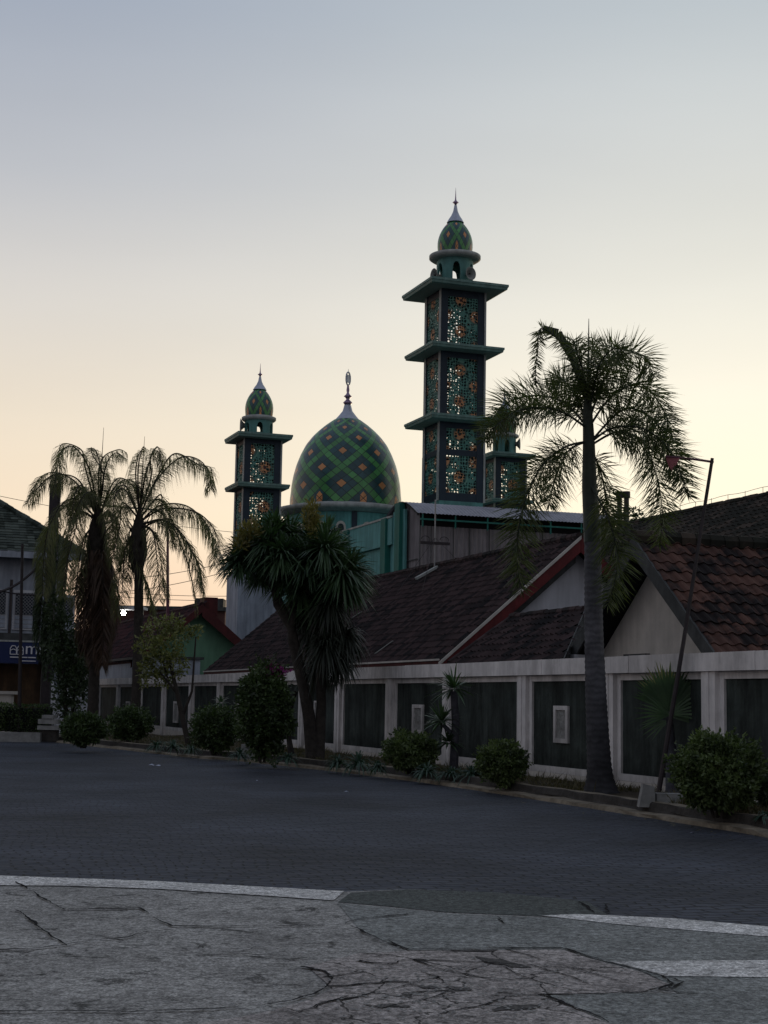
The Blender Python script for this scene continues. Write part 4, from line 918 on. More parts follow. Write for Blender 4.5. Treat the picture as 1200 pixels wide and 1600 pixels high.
Q1=[([(152,800,0),(140,735,-.3),(118,700,-.6),(98,703,-.9),(88,735,-1),(84,765,-1)],.65,46),
 ([(150,805,0),(120,755,.4),(85,738,.8),(60,750,1.1),(50,785,1.2)],.75,46),
 ([(150,810,0),(120,780,-.5),(95,790,-1),(75,830,-1.3),(68,880,-1.4),(66,930,-1.4)],.75,46),
 ([(154,800,0),(158,740,.4),(150,705,.9),(140,700,1.3)],.6,46),([(155,800,0),(165,730,-.2),(180,708,-.4),(196,716,-.6)],.65,46),
 ([(156,805,0),(180,760,.6),(205,750,1.2),(222,775,1.5)],.65,46),([(152,815,0),(128,800,.6),(112,830,1),(104,880,1.2),(100,930,1.2)],.7,46),
 ([(154,815,0),(168,800,-.8),(176,825,-1.3),(178,870,-1.5)],.55,46),([(150,800,0),(130,760,-.8),(118,770,-1.4),(112,810,-1.7)],.65,46),
 ([(151,800,0),(140,770,1),(122,775,1.7),(110,815,2)],.65,46),([(148,820,0),(132,840,-.3),(122,890,-.5),(118,950,-.6)],.6,40)]
SK=[[(152,830,0),(138,870,-.3),(135,930,-.4),(134,1010,-.4)],[(153,830,0),(150,880,-.4),(148,940,-.5),(146,1030,-.5)],[(156,830,0),(164,870,-.2),(165,930,-.3),(162,1000,-.3)],[(157,835,0),(170,880,.3),(171,940,.4),(166,990,.4)],[(154,830,0),(160,890,-.5),(162,960,-.6),(160,1040,-.6)],[(152,835,0),(142,890,.4),(140,960,.5),(152,1020,.5)]]
palm_q('slender palm with brown dead skirt, left of the pair',(145,1118),(153,815,162,668),54,Q1,.20,5,SK)
Q2=[([(218,800,0),(228,740,0),(240,705,0),(248,700,-.2),(253,730,-.3)],.6,46),
 ([(219,805,0),(245,750,-.3),(280,716,-.7),(310,718,-1),(327,740,-1.1),(330,765,-1.1)],.7,46),
 ([(220,815,0),(250,790,.3),(290,790,.6),(320,815,.8),(336,850,.8),(335,885,.8)],.75,46),
 ([(220,820,0),(255,812,-.4),(285,835,-.8),(308,880,-1),(318,925,-1)],.7,40),
 ([(221,825,0),(262,815,0),(290,870,.1),(304,930,.1),(308,965,.1)],.22,26),
 ([(217,800,0),(212,740,.3),(218,708,.6),(228,700,.8)],.6,46),([(216,805,0),(195,765,-.5),(180,775,-.9),(176,812,-1.1)],.6,46),
 ([(216,810,0),(195,790,.5),(182,820,.9),(178,880,1)],.65,46),([(218,820,0),(238,830,-.7),(246,880,-1.1),(250,940,-1.2)],.65,40),
 ([(219,810,0),(245,780,.9),(262,800,1.4),(272,850,1.6)],.65,40),([(216,825,0),(198,850,-.2),(192,900,-.3),(190,955,-.3)],.6,34),([(216,825,0),(205,860,.3),(232,920,.3),(240,965,.3)],.5,34),([(215,820,0),(203,830,.1),(198,870,0),(200,910,0)],.5,34)]
palm_q('slender palm with one frond arching right, right of the pair',(211,1115),(217,822,226,682),52,Q2,.17,6)
random.seed(21)
# overgrown post and shrubs at far left
vp=at(70,1120,58); o=empty('overgrown_post','dark square post wrapped in hanging vines at far left','post',(vp.x,58,.06)); zt=at(70,757,58).z
b=MB(); b.box(-.16,.16,-.16,.16,0,zt-.06); b.box(.10,.22,-.1,.1,zt-1.3,zt+.25); b.build('post',M['pole'],o)
b=MB()
for k in range(26):
    a=random.uniform(0,2*PI); z0=random.uniform(zt*.45,zt*.86); p=Vector((math.cos(a)*.25,math.sin(a)*.25,z0)); 
    frond(b,[p,p+Vector((math.cos(a)*.2,math.sin(a)*.2,.1)),p+Vector((math.cos(a)*.26,math.sin(a)*.26,-1.2)),p+Vector((math.cos(a)*.24,math.sin(a)*.24,-2.2))],.26,'queen',60,.035,droop=2.2,stem=.015)
b.build('hanging_vine',[M['vine'],M['bark2']],o)
def clump(name,label,cat,px,Y,parts,n,size,m,mt=None,group=None,stem=None):
    c0=at(px,1120,Y); o=empty(name,label,cat,(c0.x,Y,.1),0,group); O=Vector((c0.x,Y,.1)); b=MB()
    for (x,y,rx,ry) in parts:
        c=at(x,y,Y+random.uniform(-.3,.3))-O; k=Y/F; leaves(b,blob(c,rx*k,rx*k*.9,ry*k,random.random()*60,.35,.45),int(n*rx*ry/900),size)
    b.build('foliage',m,o)
    b=MB()
    for st_ in stem: b.tube([at(x,y,Y)-O for x,y,_ in st_],[r for *_,r in st_],7)
    b.build('trunk',M['bark2'],o); return o
clump('dark_shrub','tall dark ragged shrub with pale hanging leaves left of the palms','shrub',105,56,[(86,955,14,40),(102,990,22,34),(98,1020,26,24),(118,1030,26,30),(104,1055,26,26),(112,1080,28,28),(128,1060,20,30),(105,1105,22,18)],900,.14,M['vine'],stem=[[(104,1130,.09),(100,1050,.07),(96,980,.05)],[(112,1128,.07),(118,1060,.05),(120,1020,.03)]])
clump('yellowish_tree','small yellow-green tree with knobbly clumps before the green gable','tree',287,44,[(245,985,22,20),(268,975,20,16),(232,1010,20,18),(262,1010,26,22),(285,990,16,14),(245,1040,24,22),(275,1040,20,20),(228,1045,12,20),(307,987,9,11),(255,1062,14,14),(224,1065,7,12)],700,.11,M['ytree'],stem=[[(296,1170,.09),(285,1120,.08),(275,1075,.06),(262,1020,.04)],[(285,1120,.05),(300,1080,.035),(306,995,.02)],[(278,1085,.04),(250,1050,.025)],[(262,1060,.03),(245,1000,.02)]])
b=MB(); 
# rooftop greenery behind house f gap
clump('distant_tree','feathery dark tree top behind the foxtail palm trunk','tree',965,52,[(965,815,26,12),(985,800,18,8),(945,822,14,10),(1000,808,10,6)],900,.12,M['vine'],stem=[[(965,1130,.1),(965,830,.05)],[(965,830,.03),(985,800,.01)]])
# ------------------------------------------------------------------ dracaena, yuccas, strap plants
def rosette(b,c,r,n,lo=-.6,width=.05,m=0,droop=.35,axis=Vector((0,0,1))):
    c=Vector(c)
    for _ in range(n):
        while True:
            d=rnd_dir()
            if d.dot(axis)>lo: break
        l=r*random.uniform(.75,1.08); s_=d.cross(Vector((0,0,1))); s_=s_.normalized() if s_.length>.1 else Vector((1,0,0))
        s_=(s_+rnd_dir()*.3).normalized(); g_=Vector((0,0,-1))*droop*l*(1-abs(d.z)*.4)
        m1=c+d*l*.33; m2=c+d*l*.68+g_*.35; tp=c+d*l+g_
        k=len(b.v); w1=s_*width*.5; b.v+=[tuple(c+d*.05-w1*.6),tuple(c+d*.05+w1*.6),tuple(m1+w1),tuple(m1-w1),tuple(m2+w1*.8),tuple(m2-w1*.8),tuple(tp)]
        b.f+=[(k,k+1,k+2,k+3),(k+3,k+2,k+4,k+5),(k+5,k+4,k+6)]; b.m+=[m]*3
YD=37.6
db=at(495,1188,YD); dr=empty('dracaena_tree','large many headed dracaena tree with spiky rosettes and leaning trunks','tree',(db.x,YD,TB)); O=Vector((db.x,YD,TB)); kD=YD/F
heads=[(470,925,.1,48),(500,940,-.1,50),(445,905,.2,46),(375,862,.2,44),(430,828,.0,52),(508,858,-.9,58),(548,888,-.3,50),(395,862,.3,62),(375,878,-.3,48),(420,850,-.4,60),(452,838,.2,62),(440,868,-.7,60),(487,848,.5,58),(480,880,-.6,62),(520,870,-.2,66),(534,895,-.8,68),(545,915,.2,52),(498,905,.6,60),(410,895,.5,46),(465,905,.9,55),(400,842,.8,40),(510,835,.9,48)]
for x,y,dy,r in heads:
    b=MB(); rosette(b,at(x,y,YD+dy)-O,r*kD,230,-.75,.055,droop=.38); b.build('leaf_rosette',M['straps'],dr)
low=[(520,975,.1,50),(490,985,.4,52),(540,1000,-.2,48),(508,1015,-.4,52),(476,960,.5,44),(530,1035,.2,44),(498,1045,.3,46),(515,950,-.5,48)]
for x,y,dy,r in low:
    b=MB(); rosette(b,at(x,y-6,YD+dy)-O,r*kD*.95,190,-.95,.05,droop=.8); b.build('hanging_leaves',M['strapsold'],dr)
b=MB()
for st_ in [[(490,1188,.22),(483,1120,.17),(470,1050,.14),(455,980,.12),(432,930,.10),(410,885,.07)],[(498,1188,.16),(502,1100,.13),(500,1020,.14),(505,940,.12),(520,880,.08)],[(478,1100,.12),(455,1000,.10),(460,930,.09),(455,850,.06)],[(455,985,.09),(432,945,.09),(425,900,.07),(400,870,.05)],[(500,1020,.1),(480,940,.08),(485,860,.05)],[(455,1178,.09),(448,1130,.07),(462,1080,.06)]]:
    b.tube([at(x,y,YD+random.uniform(-.05,.05))-O for x,y,_ in st_],[r*.9 for *_,r in st_],10)
b.build('trunk',M['bark2'],dr,True)
for grp in (((487,798),(484,812),(490,824)),((384,832),(376,848),(396,828))):
    b=MB()
    for x,y in grp: leaves(b,blob(at(x,y,YD-.7)-O,.18,.18,.24,x,.2,.5),160,.14,elong=3,up=.8)
    b.build('flower_spike',M['flower_y'],dr)
def yucca(label,base,heads,Y,n,w,trunk,m='straps',lo=-.5,dr_=.25):
    B_=at(base[0],base[1],Y); o=empty('yucca',label,'plant',(B_.x,Y,TB)); O=Vector((B_.x,Y,TB))
    for x,y,r in heads:
        b=MB(); rosette(b,at(x,y,Y)-O,r*Y/F,n,lo,w,droop=dr_); b.build('leaf_rosette',M[m],o)
    b=MB()
    for tr in trunk: b.tube([at(x,y,Y)-O for x,y,_ in tr],[r for *_,r in tr],8)
    b.build('trunk',M['bark'],o)
yucca('slim yucca with two spiky heads before a cream column','%d'and (708,1196),[(709,1076,48),(690,1128,42),(700,1160,30)],31.6,75,.045,[[(709,1200,.10),(712,1130,.085),(709,1080,.07)],[(709,1150,.05),(692,1132,.045)]],lo=-.35,dr_=.25)
yucca('small dark spiky yucca behind the loose rounded shrub','%d'and (345,1150),[(345,1098,18)],48,50,.05,[[(345,1165,.07),(345,1100,.05)]])
# low strap leaf plants
def strap(px,py,wpx,n,label,m='iris'):
    g_=bedpt(px,py); o=empty('strap_leaf_plant',label,'plant',g_,group='strap leaf clumps in the planting bed'); b=MB(); rosette(b,(0,0,.02),wpx*g_.y/F/2*1.1,n,.12,.035,droop=.75); b.build('leaves',M[m],o)
for px,py,w_,lab in [(560,1199,80,'blue-green strap leaf clump right of the dracaena trunks'),(528,1196,56,'low strap leaf clump at the foot of the dracaena'),(668,1211,66,'strap leaf clump just right of the leafy shrub'),(738,1215,72,'strap leaf clump between slim yucca and bright round bush'),(705,1213,56,'strap leaf clump at the foot of the slim yucca'),(450,1190,50,'strap leaf clump right of the tall flowering shrub'),(375,1184,50,'strap leaf clump left of the tall flowering shrub'),(270,1172,56,'strap leaf clump left of the loose rounded shrub'),(245,1168,44,'strap leaf clump near the second palm trunk'),(590,1203,44,'small strap leaf clump left of the leafy shrub'),(300,1174,40,'tiny strap leaf clump below the yellowish tree'),(1195,1280,40,'strap leaf clump right of the largest bush')]:
    strap(px,py,w_,80,lab)
# fan palm
YF=25.0; fb=at(1052,1252,YF); fo=empty('fan_palm','young fan palm with stiff radiating blades behind the leaning pole','palm tree',(fb.x,YF,TB)); O=Vector((fb.x,YF,TB))
b=MB(); b.tube([(0,0,-.05),at(1050,1200,YF)-O,at(1046,1120,YF)-O],[.13,.10,.05],10); b.build('trunk',M['bark'],fo,True)
hub=at(1045,1106,YF)-O
def fan(c,ax,r,n,spread,m,w=.05):
    b=MB(); ax=Vector(ax).normalized(); tl=ax.cross(Vector((0,-1,.2))).normalized(); nrm=ax.cross(tl)
    for i in range(n):
        a=(i/(n-1)-.5)*spread; d=(ax*math.cos(a)+tl*math.sin(a)).normalized(); l=r*random.uniform(.85,1.05)*(1-.12*abs(a))
        s_=(d.cross(nrm)).normalized(); fold=nrm*random.uniform(-.15,.15); s_=(s_+fold).normalized()
        c1=c; b.blade(c1,c1+d*l*.55,c1+d*l+Vector((0,0,-.04)),w,s_)
    b.build('fan_leaf',m,fo)
fan(hub+Vector((0,0,-.05)),(.05,-.15,1),.82,30,2.4,M['straps'],.07); fan(hub,(.12,.25,1),.86,26,1.8,M['ytree'],.055); fan(hub+Vector((.0,0,-.1)),(1,-.2,.55),.72,9,1.3,M['straps'],.035); fan(hub+Vector((0,0,-.12)),(-1,-.2,.35),.66,10,1.4,M['straps'],.035); fan(hub+Vector((0,0,-.2)),(-.9,.1,-.45),.5,5,.7,M['straps'],.03); fan(hub+Vector((.05,0,-.15)),(1,0,-.08),.75,5,.35,M['straps'],.035)
# ------------------------------------------------------------------ poles
YL=24.6; l0=at(1026,1236,YL); l1=at(1113,716,YL); lo_=empty('leaning_pole','leaning rusty pole with short top arm and pink rag','pole',(l0.x,YL,TB)); O=Vector((l0.x,YL,TB))
b=MB(); A=l0-O; B=l1-O; b.tube([A-Vector((0,0,.2)),A.lerp(B,.45)+Vector((.03,0,0)),B],[.045,.035,.028],8); b.build('pole',M['pole'],lo_)
b=MB(); b.tube([at(1115,722,YL)-O,at(1088,718,YL)-O,at(1040,713,YL)-O],[.02,.018,.015],6); b.build('arm',M['pinkpole'],lo_)
b=MB(); pz=[at(x,y,YL)-O for x,y in ((1040,714),(1062,716),(1056,728),(1050,736),(1045,728))]; b.prism([p+Vector((0,.015*(-1)**i,0)) for i,p in enumerate(pz)],(0,.01,0)); b.build('rag',M['pinkcloth'],lo_)
c0=gr(1010,1256,TB); b=MB(); b.prism([(-.11,0,-.05),(.13,0,-.05),(.12,0,.25),(-.04,0,.29)],(0,.2,0)); b.box(.16,.55,.05,.28,-.05,.15); o=b.build('concrete_block',M['concrete'],loc=(c0.x,c0.y,TB)); tag(o,'broken pale concrete block at the foot of the leaning pole','block')
c0=gr(392,1183,TB); b=MB(); b.prism([(-.25,0,-.05),(.25,0,-.05),(.22,0,.28),(-.25,0,.3)],(0,.3,0)); o=b.build('concrete_block',M['concrete'],loc=(c0.x,c0.y,TB)); tag(o,'small pale concrete block below the tall flowering shrub','block')
# street lamp
Ys=78; s0_=at(262,1110,Ys); sl_=empty('street_lamp','tall thin street lamp whose long arm reaches left over the palms','street lamp',(s0_.x,Ys,.06)); O=Vector((s0_.x,Ys,.06))
b=MB(); b.tube([(0,0,0),at(262,950,Ys)-O,at(262,830,Ys)-O],[.10,.08,.06],8); b.build('pole',M['pinkpole'],sl_)
b=MB(); b.tube(catmull([at(x,y,Ys)-O for x,y in ((262,832),(257,808),(240,797),(195,793),(148,789))],5),.045,7); b.build('arm',M['pole'],sl_)
p=at(138,788,Ys)-O; b=MB(); b.prism([p+Vector(q) for q in ((-.3,-.13,-.04),(.32,-.13,-.02),(.32,.13,-.02),(-.3,.13,-.04))],(0,0,.12)); b.build('lamp_head',M['steel'],sl_)
Yt=55; t0_=at(30,1140,Yt); t1_=at(35,850,Yt); o=empty('thin_pole','thin dark metal pole in front of the two storey house','pole',(t0_.x,Yt,.06)); O=Vector((t0_.x,Yt,.06)); b=MB(); b.tube([(0,0,0),t1_-O],[.07,.05],8); b.build('pole',M['pole'],o)
Yt=47; t0_=at(408,1120,Yt); o=empty('wall_pipe','short dark upright rod behind the flowering shrub, above the cream wall','pole',(t0_.x,Yt,0)); b=MB(); b.tube([(0,0,0),(0,0,at(408,1005,Yt).z)],.035,6); b.build('rod',M['pole'],o)
# overhead cables
def cable(label,p,q,sag,r=.018):
    P=Vector(p);Q=Vector(q); b=MB(); b.tube([P.lerp(Q,i/24)-Vector((0,0,sag*4*(i/24)*(1-i/24))) for i in range(25)],r,5); o=b.build('overhead_cable',M['pole']); tag(o,label,'cable',group='overhead cables')
cable('faint cable crossing the sky from the mossy roof behind the palms',at(-20,771,110),at(370,832,130),.3,.02)
cable('upper of two slack cables between the right slim palm and the dracaena',at(190,905,100),at(420,860,95),.3,.02)
cable('lower of two slack cables between the right slim palm and the dracaena',at(190,925,100),at(420,872,95),.3,.02)
cable('higher level cable just over the dark red roof',at(170,924,120),at(420,930,118),.2,.022)
cable('lower level cable just over the dark red roof',at(170,931,120),at(420,937,118),.2,.022)
cable('thick drooping cable across the two storey house windows',at(-30,926,56),at(62,882,58),.35,.05)
cable('thin drooping cable across the two storey house below its eave',at(-30,912,57),at(150,905,57),.5,.03)

# ------------------------------------------------------------------ grass and litter
b=MB(); random.seed(77)
for _ in range(30000):
    i=random.randrange(len(bedin)-1); p=bedin[i].lerp(bedin[i+1],random.random()); t,s_=toL(p.x,p.y); f=random.random(); tt=t+(TW-.1-t)*f
    q=toW(tt,s_); q.z=TB-.01
    if mnoise.noise(Vector((q.x*.9,q.y*.9,7)))<-.12: continue
    h=random.uniform(.04,.15)*(1.8 if random.random()<.1 else 1); d=Vector((random.uniform(-.5,.5),random.uniform(-.5,.5),1)).normalized()
    b.blade(q,q+d*h*.5,q+d*h+Vector((d.x,d.y,0))*h*.5,.014,rnd_dir())
o=b.build('grass',M['grass']); tag(o,'sparse rough grass and weeds in the planting bed','grass',kind='stuff')
lit=mat('litter_paper',(.45,.48,.6),.7,.2,9)
for i,(px,py,lab,r) in enumerate([(541,1238,'crumpled pale blue litter on the dark road near the kerb',.06),(237,1196,'flattened white scrap on the road below the left bushes',.09),(248,1197,'thin white wrapper on the road beside the flattened scrap',.08),(1082,1302,'small pale scrap at the foot of the kerb below largest bush',.035),(402,1220,'tiny pale scrap on the road below the dracaena',.03)]):
    g_=gr(px,py,.004); b=MB(); n=9
    ring=[(r*random.uniform(.5,1.2)*math.cos(2*PI*k/n),r*random.uniform(.4,1)*math.sin(2*PI*k/n),random.uniform(0,.02)) for k in range(n)]
    for k in range(n): b.tri((0,0,r*.45),ring[k],ring[(k+1)%n])
    o=b.build('litter',lit,loc=g_); tag(o,lab,'litter',group='scraps of litter on the road')
random.seed(5)
b=MB()
for _ in range(420):
    i=random.randrange(len(KP)-1); p=KP[i].lerp(KP[i+1],random.random()); t,s_=toL(p.x,p.y); q=toW(t-abs(random.gauss(0,.35)),s_,.006)
    d=rnd_dir(); d.z=abs(d.z)*.2; sz=random.uniform(.015,.045); b.blade(q,q+d*sz,q+d*sz*2,sz,Vector((-d.y,d.x,.1)))
o=b.build('fallen_leaves',M['grass']); tag(o,'dry leaf litter scattered along the kerb','leaf litter',kind='stuff')

# ------------------------------------------------------------------ mosque
def lattice(w,h,cell,th,seed):
    rr=random.Random(seed); b=MB(); b.uv=[]; nx=max(2,round(w/cell)); nz=max(2,round(h/cell)); cx=w/nx; cz=h/nz
    sq=[(1,0),(1,1),(0,1),(-1,1),(-1,0),(-1,-1),(0,-1),(1,-1)]
    for i in range(nx):
        for j in range(nz):
            ox=-w/2+(i+.5)*cx; oz=(j+.5)*cz
            f=rr.choice((.0,.36,.40,.42,.45,.46,.46)) ; off=rr.uniform(-.035,.035); a0=rr.uniform(0,PI/4); sw_=rr.choice((.7,1.0,1.15,1.2))
            if f==0:
                n=len(b.v)
                for y in(0,th):
                    for k in ((-1,-1),(1,-1),(1,1),(-1,1)): b.v.append((ox+k[0]*cx/2,y,oz+k[1]*cz/2))
                b.f+=[(n,n+1,n+2,n+3),(n+7,n+6,n+5,n+4)]; b.m+=[0,0]; continue
            n=len(b.v)
            for y in (0,th):
                for k in sq: b.v.append((ox+k[0]*cx/2,y,oz+k[1]*cz/2))
                for q in range(8):
                    a=PI/4*q; star=1.0 if q%2==0 else sw_
                    b.v.append((ox+off*cx+f*cell*star*math.cos(a),y,oz+f*cell*star*math.sin(a)))
            for q in range(8):
                q2=(q+1)%8
                b.f+=[(n+q,n+q2,n+8+q2,n+8+q),(n+16+q2,n+16+q,n+24+q,n+24+q2),(n+8+q,n+8+q2,n+24+q2,n+24+q)]; b.m+=[0,0,1]
    for q,v in enumerate(b.v):
        e=min(1,min(v[0]+w/2,w/2-v[0],v[2],h-v[2])/(cell*.8)); n1=mnoise.noise(Vector((v[0]/cell*.55,v[2]/cell*.55,seed+v[1]*20))); n2=mnoise.noise(Vector((v[0]/cell*.55,v[2]/cell*.55,seed+9+v[1]*20)))
        b.v[q]=(v[0]+n1*cell*.75*max(0,e),v[1],v[2]+n2*cell*.75*max(0,e))
    b.uv=[(v[0]+w/2+.1,v[2]) for v in b.v]
    return b
def panel(parent,w,h,cell,loc,rot,seed,name='lattice_panel'):
    key=(round(w,2),round(h,2),seed)
    if key not in LC: LC[key]=lattice(w,h,cell,.045,seed).build(name,[M['lattice'],M['teal_dk']],parent)
    else:
        o=LC[key].copy(); COL.objects.link(o); o.parent=parent; LC[key]=LC[key]; o.location=loc; o.rotation_euler=(0,0,rot); return o
    o=LC[key]; o.location=loc; o.rotation_euler=(0,0,rot); return o
LC={}
def stage(parent,w,z0,z1,pw,pz0,pz1,seed,cell=.17,k=1.0,navy_top=.0):
    """square open tower stage: corner posts, lintels, lattice panels on four faces"""
    b=MB(); h=w/2; cp=(w-pw)/2
    for sx in(-1,1):
        for sy in(-1,1):
            x0,x1=sorted((sx*h,sx*(h-cp))); y0,y1=sorted((sy*h,sy*(h-cp))); b=MB(); b.box(x0,x1,y0,y1,z0,z1); b.build('corner_post',M['navy'],parent)
    # pale facing on the two sides of each post that look along the road side
    for sy in (-1,1):
        y0,y1=sorted((sy*h,sy*(h-cp)))
        for q in ((-h-.03*k,-h-.002,y0+.05*k,y1-.05*k),(h+.002,h+.12*k,y0-.04*k,y0+.10*k)): f=MB(); f.box(*q,z0,z1); f.build('post_facing',M['palegrey'],parent)
    if pz0-z0>.02 or z1-pz1>.02:
        for (a,c) in ((z0,pz0),(pz1,z1)):
            if c-a<.02: continue
            l=MB(); l.box(-h+cp,h-cp,-h+.02,-h+.12,a,c); l.box(-h+cp,h-cp,h-.12,h-.02,a,c); l.box(-h+.02,-h+.12,-h+cp,h-cp,a,c); l.box(h-.12,h-.02,-h+cp,h-cp,a,c)
            l.build('lintel',M['navy'],parent)
    for i,(x,y,r) in enumerate(((0,-h+.05,0),(h-.05,0,PI/2),(0,h-.05,PI),(-h+.05,0,-PI/2))):
        panel(parent,pw,pz1-pz0,cell,(x,y,pz0),r,seed)
def cornice(parent,z,hw,th,inner,up=.0,n='cornice'):
    b=MB(); k=th
    prof=[(inner,z+.02),(hw*.93,z+.02),(hw*.97,z+th*.15),(hw*.985,z+th*.55),(hw,z+th*.6),(hw,z+th),(inner,z+th+up)]
    n0=len(b.v)
    for r,zz in prof:
        for sx,sy in ((-1,-1),(1,-1),(1,1),(-1,1)): b.v.append((sx*r,sy*r,zz))
    for j in range(len(prof)-1):
        for c in range(4): c2=(c+1)%4; b.f.append((n0+j*4+c,n0+j*4+c2,n0+(j+1)*4+c2,n0+(j+1)*4+c)); b.m.append(1 if j<1 else 0)
    b.f.append(tuple(n0+(len(prof)-1)*4+c for c in range(4))); b.m.append(0)
    return b.build(n,[M['eave'],M['soffit']],parent)
def drum_arches(parent,z0,z1,r,n,aw,ah0,ah1,m,name='lantern_drum',seg=8,th=.12):
    """round drum pierced by n arched openings"""
    b=MB(); tot=n*seg*2
    def wallquad(a0,a1,za,zb,zc,zd):  # outer+inner+reveals left to shading
        for rr in (r,r-th):
            b.quad((rr*math.cos(a0),rr*math.sin(a0),za),(rr*math.cos(a1),rr*math.sin(a1),zb),(rr*math.cos(a1),rr*math.sin(a1),zc),(rr*math.cos(a0),rr*math.sin(a0),zd))
    for k in range(n):
        c=2*PI*k/n+PI/n*0; half=aw/r/2; span=2*PI/n
        # pier
        m_=6
        for i in range(m_):
            a0=c+half+(span-2*half)*i/m_; a1=c+half+(span-2*half)*(i+1)/m_; wallquad(a0,a1,z0,z0,z1,z1)
        for i in range(seg):
            f0=-1+2*i/seg; f1=-1+2*(i+1)/seg; a0=c+half*f0; a1=c+half*f1
            t0_=ah0+(ah1-ah0)*math.sqrt(max(0,1-f0*f0)); t1_=ah0+(ah1-ah0)*math.sqrt(max(0,1-f1*f1))
            wallquad(a0,a1,t0_,t1_,z1,z1); wallquad(a0,a1,z0,z0,z0+.12,z0+.12)
            for (aa,tt,ab_,tb) in ((a0,t0_,a1,t1_),): b.quad((r*math.cos(aa),r*math.sin(aa),tt),(r*math.cos(ab_),r*math.sin(ab_),tb),((r-th)*math.cos(ab_),(r-th)*math.sin(ab_),tb),((r-th)*math.cos(aa),(r-th)*math.sin(aa),tt))
        for a in (c-half,c+half): b.quad((r*math.cos(a),r*math.sin(a),z0+.12),((r-th)*math.cos(a),(r-th)*math.sin(a),z0+.12),((r-th)*math.cos(a),(r-th)*math.sin(a),ah0),(r*math.cos(a),r*math.sin(a),ah0))
    return b.build(name,m,parent)
def egg(h,rb,rm,rt,n=28):     # small egg shaped dome profile
    pr=[];uv=[]
    for i in range(n+1):
        f=i/n
        # widest at 28% height
        if f<.28: r=rb+(rm-rb)*math.sin(f/.28*PI/2)
        else: g_=(f-.28)/.72; r=rt+(rm-rt)*math.cos(g_*PI/2)**.68
        pr.append((r,f*h)); uv.append(0)
    # v advances with arc length over radius so tiles stay near square
    v=0; uv[0]=0
    for i in range(1,n+1):
        dl=math.hypot(pr[i][0]-pr[i-1][0],pr[i][1]-pr[i-1][1]); v+=dl/((pr[i][0]+pr[i-1][0])/2); uv[i]=v
    return pr,uv
def lantern_top(parent,z,rd,hd,rr,rdome,hdome,hcone,hspire,mdome,narch,phase,kv=.5):
    d=drum_arches(parent,z,z+hd,rd,narch,rd*.44,z+hd*.55,z+hd*.82,M['teal']); d.rotation_euler=(0,0,phase)
    b=MB(); z1=z+hd; b.lathe([(rd-.1,z1-.02),(rr*.9,z1+.0),(rr,z1+.10*rd),(rr,z1+.26*rd),(rdome*1.02,z1+.34*rd),(0.001,z1+.34*rd)],40); b.build('eave_ring',M['palegrey'],parent,True)
    pr,uv=egg(hdome,rdome*.95,rdome,rdome*.22); uv=[x*kv for x in uv]; z2=z1+rd*.33
    b=MB(); b.lathe(pr,48,(0,0,z2),0,uv); o=b.build('dome',mdome,parent,True); o.rotation_euler=(0,0,phase)
    z3=z2+hdome; rt=rdome*.48
    b=MB(); b.lathe([(rt*1.02,-hcone*.10),(rt*.82,hcone*.10),(rt*.5,hcone*.35),(rt*.28,hcone*.62),(rt*.15,hcone)],24,(0,0,z3)); b.build('cone_cap',M['metal'],parent,True)
    z4=z3+hcone; q=rt*.3
    b=MB(); b.lathe([(q*.35,-.03),(q*.5,hspire*.08),(q*1.25,hspire*.16),(q*.5,hspire*.24),(q*.3,hspire*.32),(q*.2,hspire*.5),(.006,hspire)],14,(0,0,z4)); b.build('spire',M['finial'],parent,True)
    return z1
def Zat(py,px,Y): return at(px,py,Y).z
# big minaret
YB=91.5; pc=at(711,600,YB); t_,s_=toL(pc.x,pc.y)
cB=at(710.5,432,YB); pc=at(707.5,600,YB)
t_,s_=toL(cB.x,cB.y)
bm=lempty('tall_minaret','tallest square minaret in teal with lattice panels and three cornices','minaret',t_,s_)
z=lambda py: at(710,py,YB).z
wB=2.78
zc1=at(671,440,YB-3.2).z;zc2=at(665,540,YB-3.0).z;zc3=at(668,652,YB-3.0).z
cornice(bm,zc1,2.5,.36,wB/2,.12); cornice(bm,zc2,2.33,.33,wB/2); cornice(bm,zc3,2.30,.33,wB/2)
stage(bm,wB,zc2+.33,zc1+.02,1.95,zc2+.36,zc1-.42,1)
stage(bm,wB,zc3+.33,zc2+.02,1.95,zc3+.36,zc2-.35,2)
zl=z(716); zb=z(775); 
stage(bm,wB+.02,zl+.1,zc3+.02,1.95,zl+.3,zc3-.35,3)
stage(bm,wB+.04,zb-.5,zl+.10,1.95,zb,zl-.05,4)
b=MB(); b.box(-wB/2-.01,wB/2+.01,-wB/2-.01,wB/2+.01,0,zb-.5); b.build('base_shaft',M['teal'],bm)
lantern_top(bm,zc1+.48,1.12,z(408)-zc1-.48,1.58,1.08,z(343)-z(396),z(318)-z(343),z(293)-z(318)+.1,M['dome_s'],6,R(20-70+3))
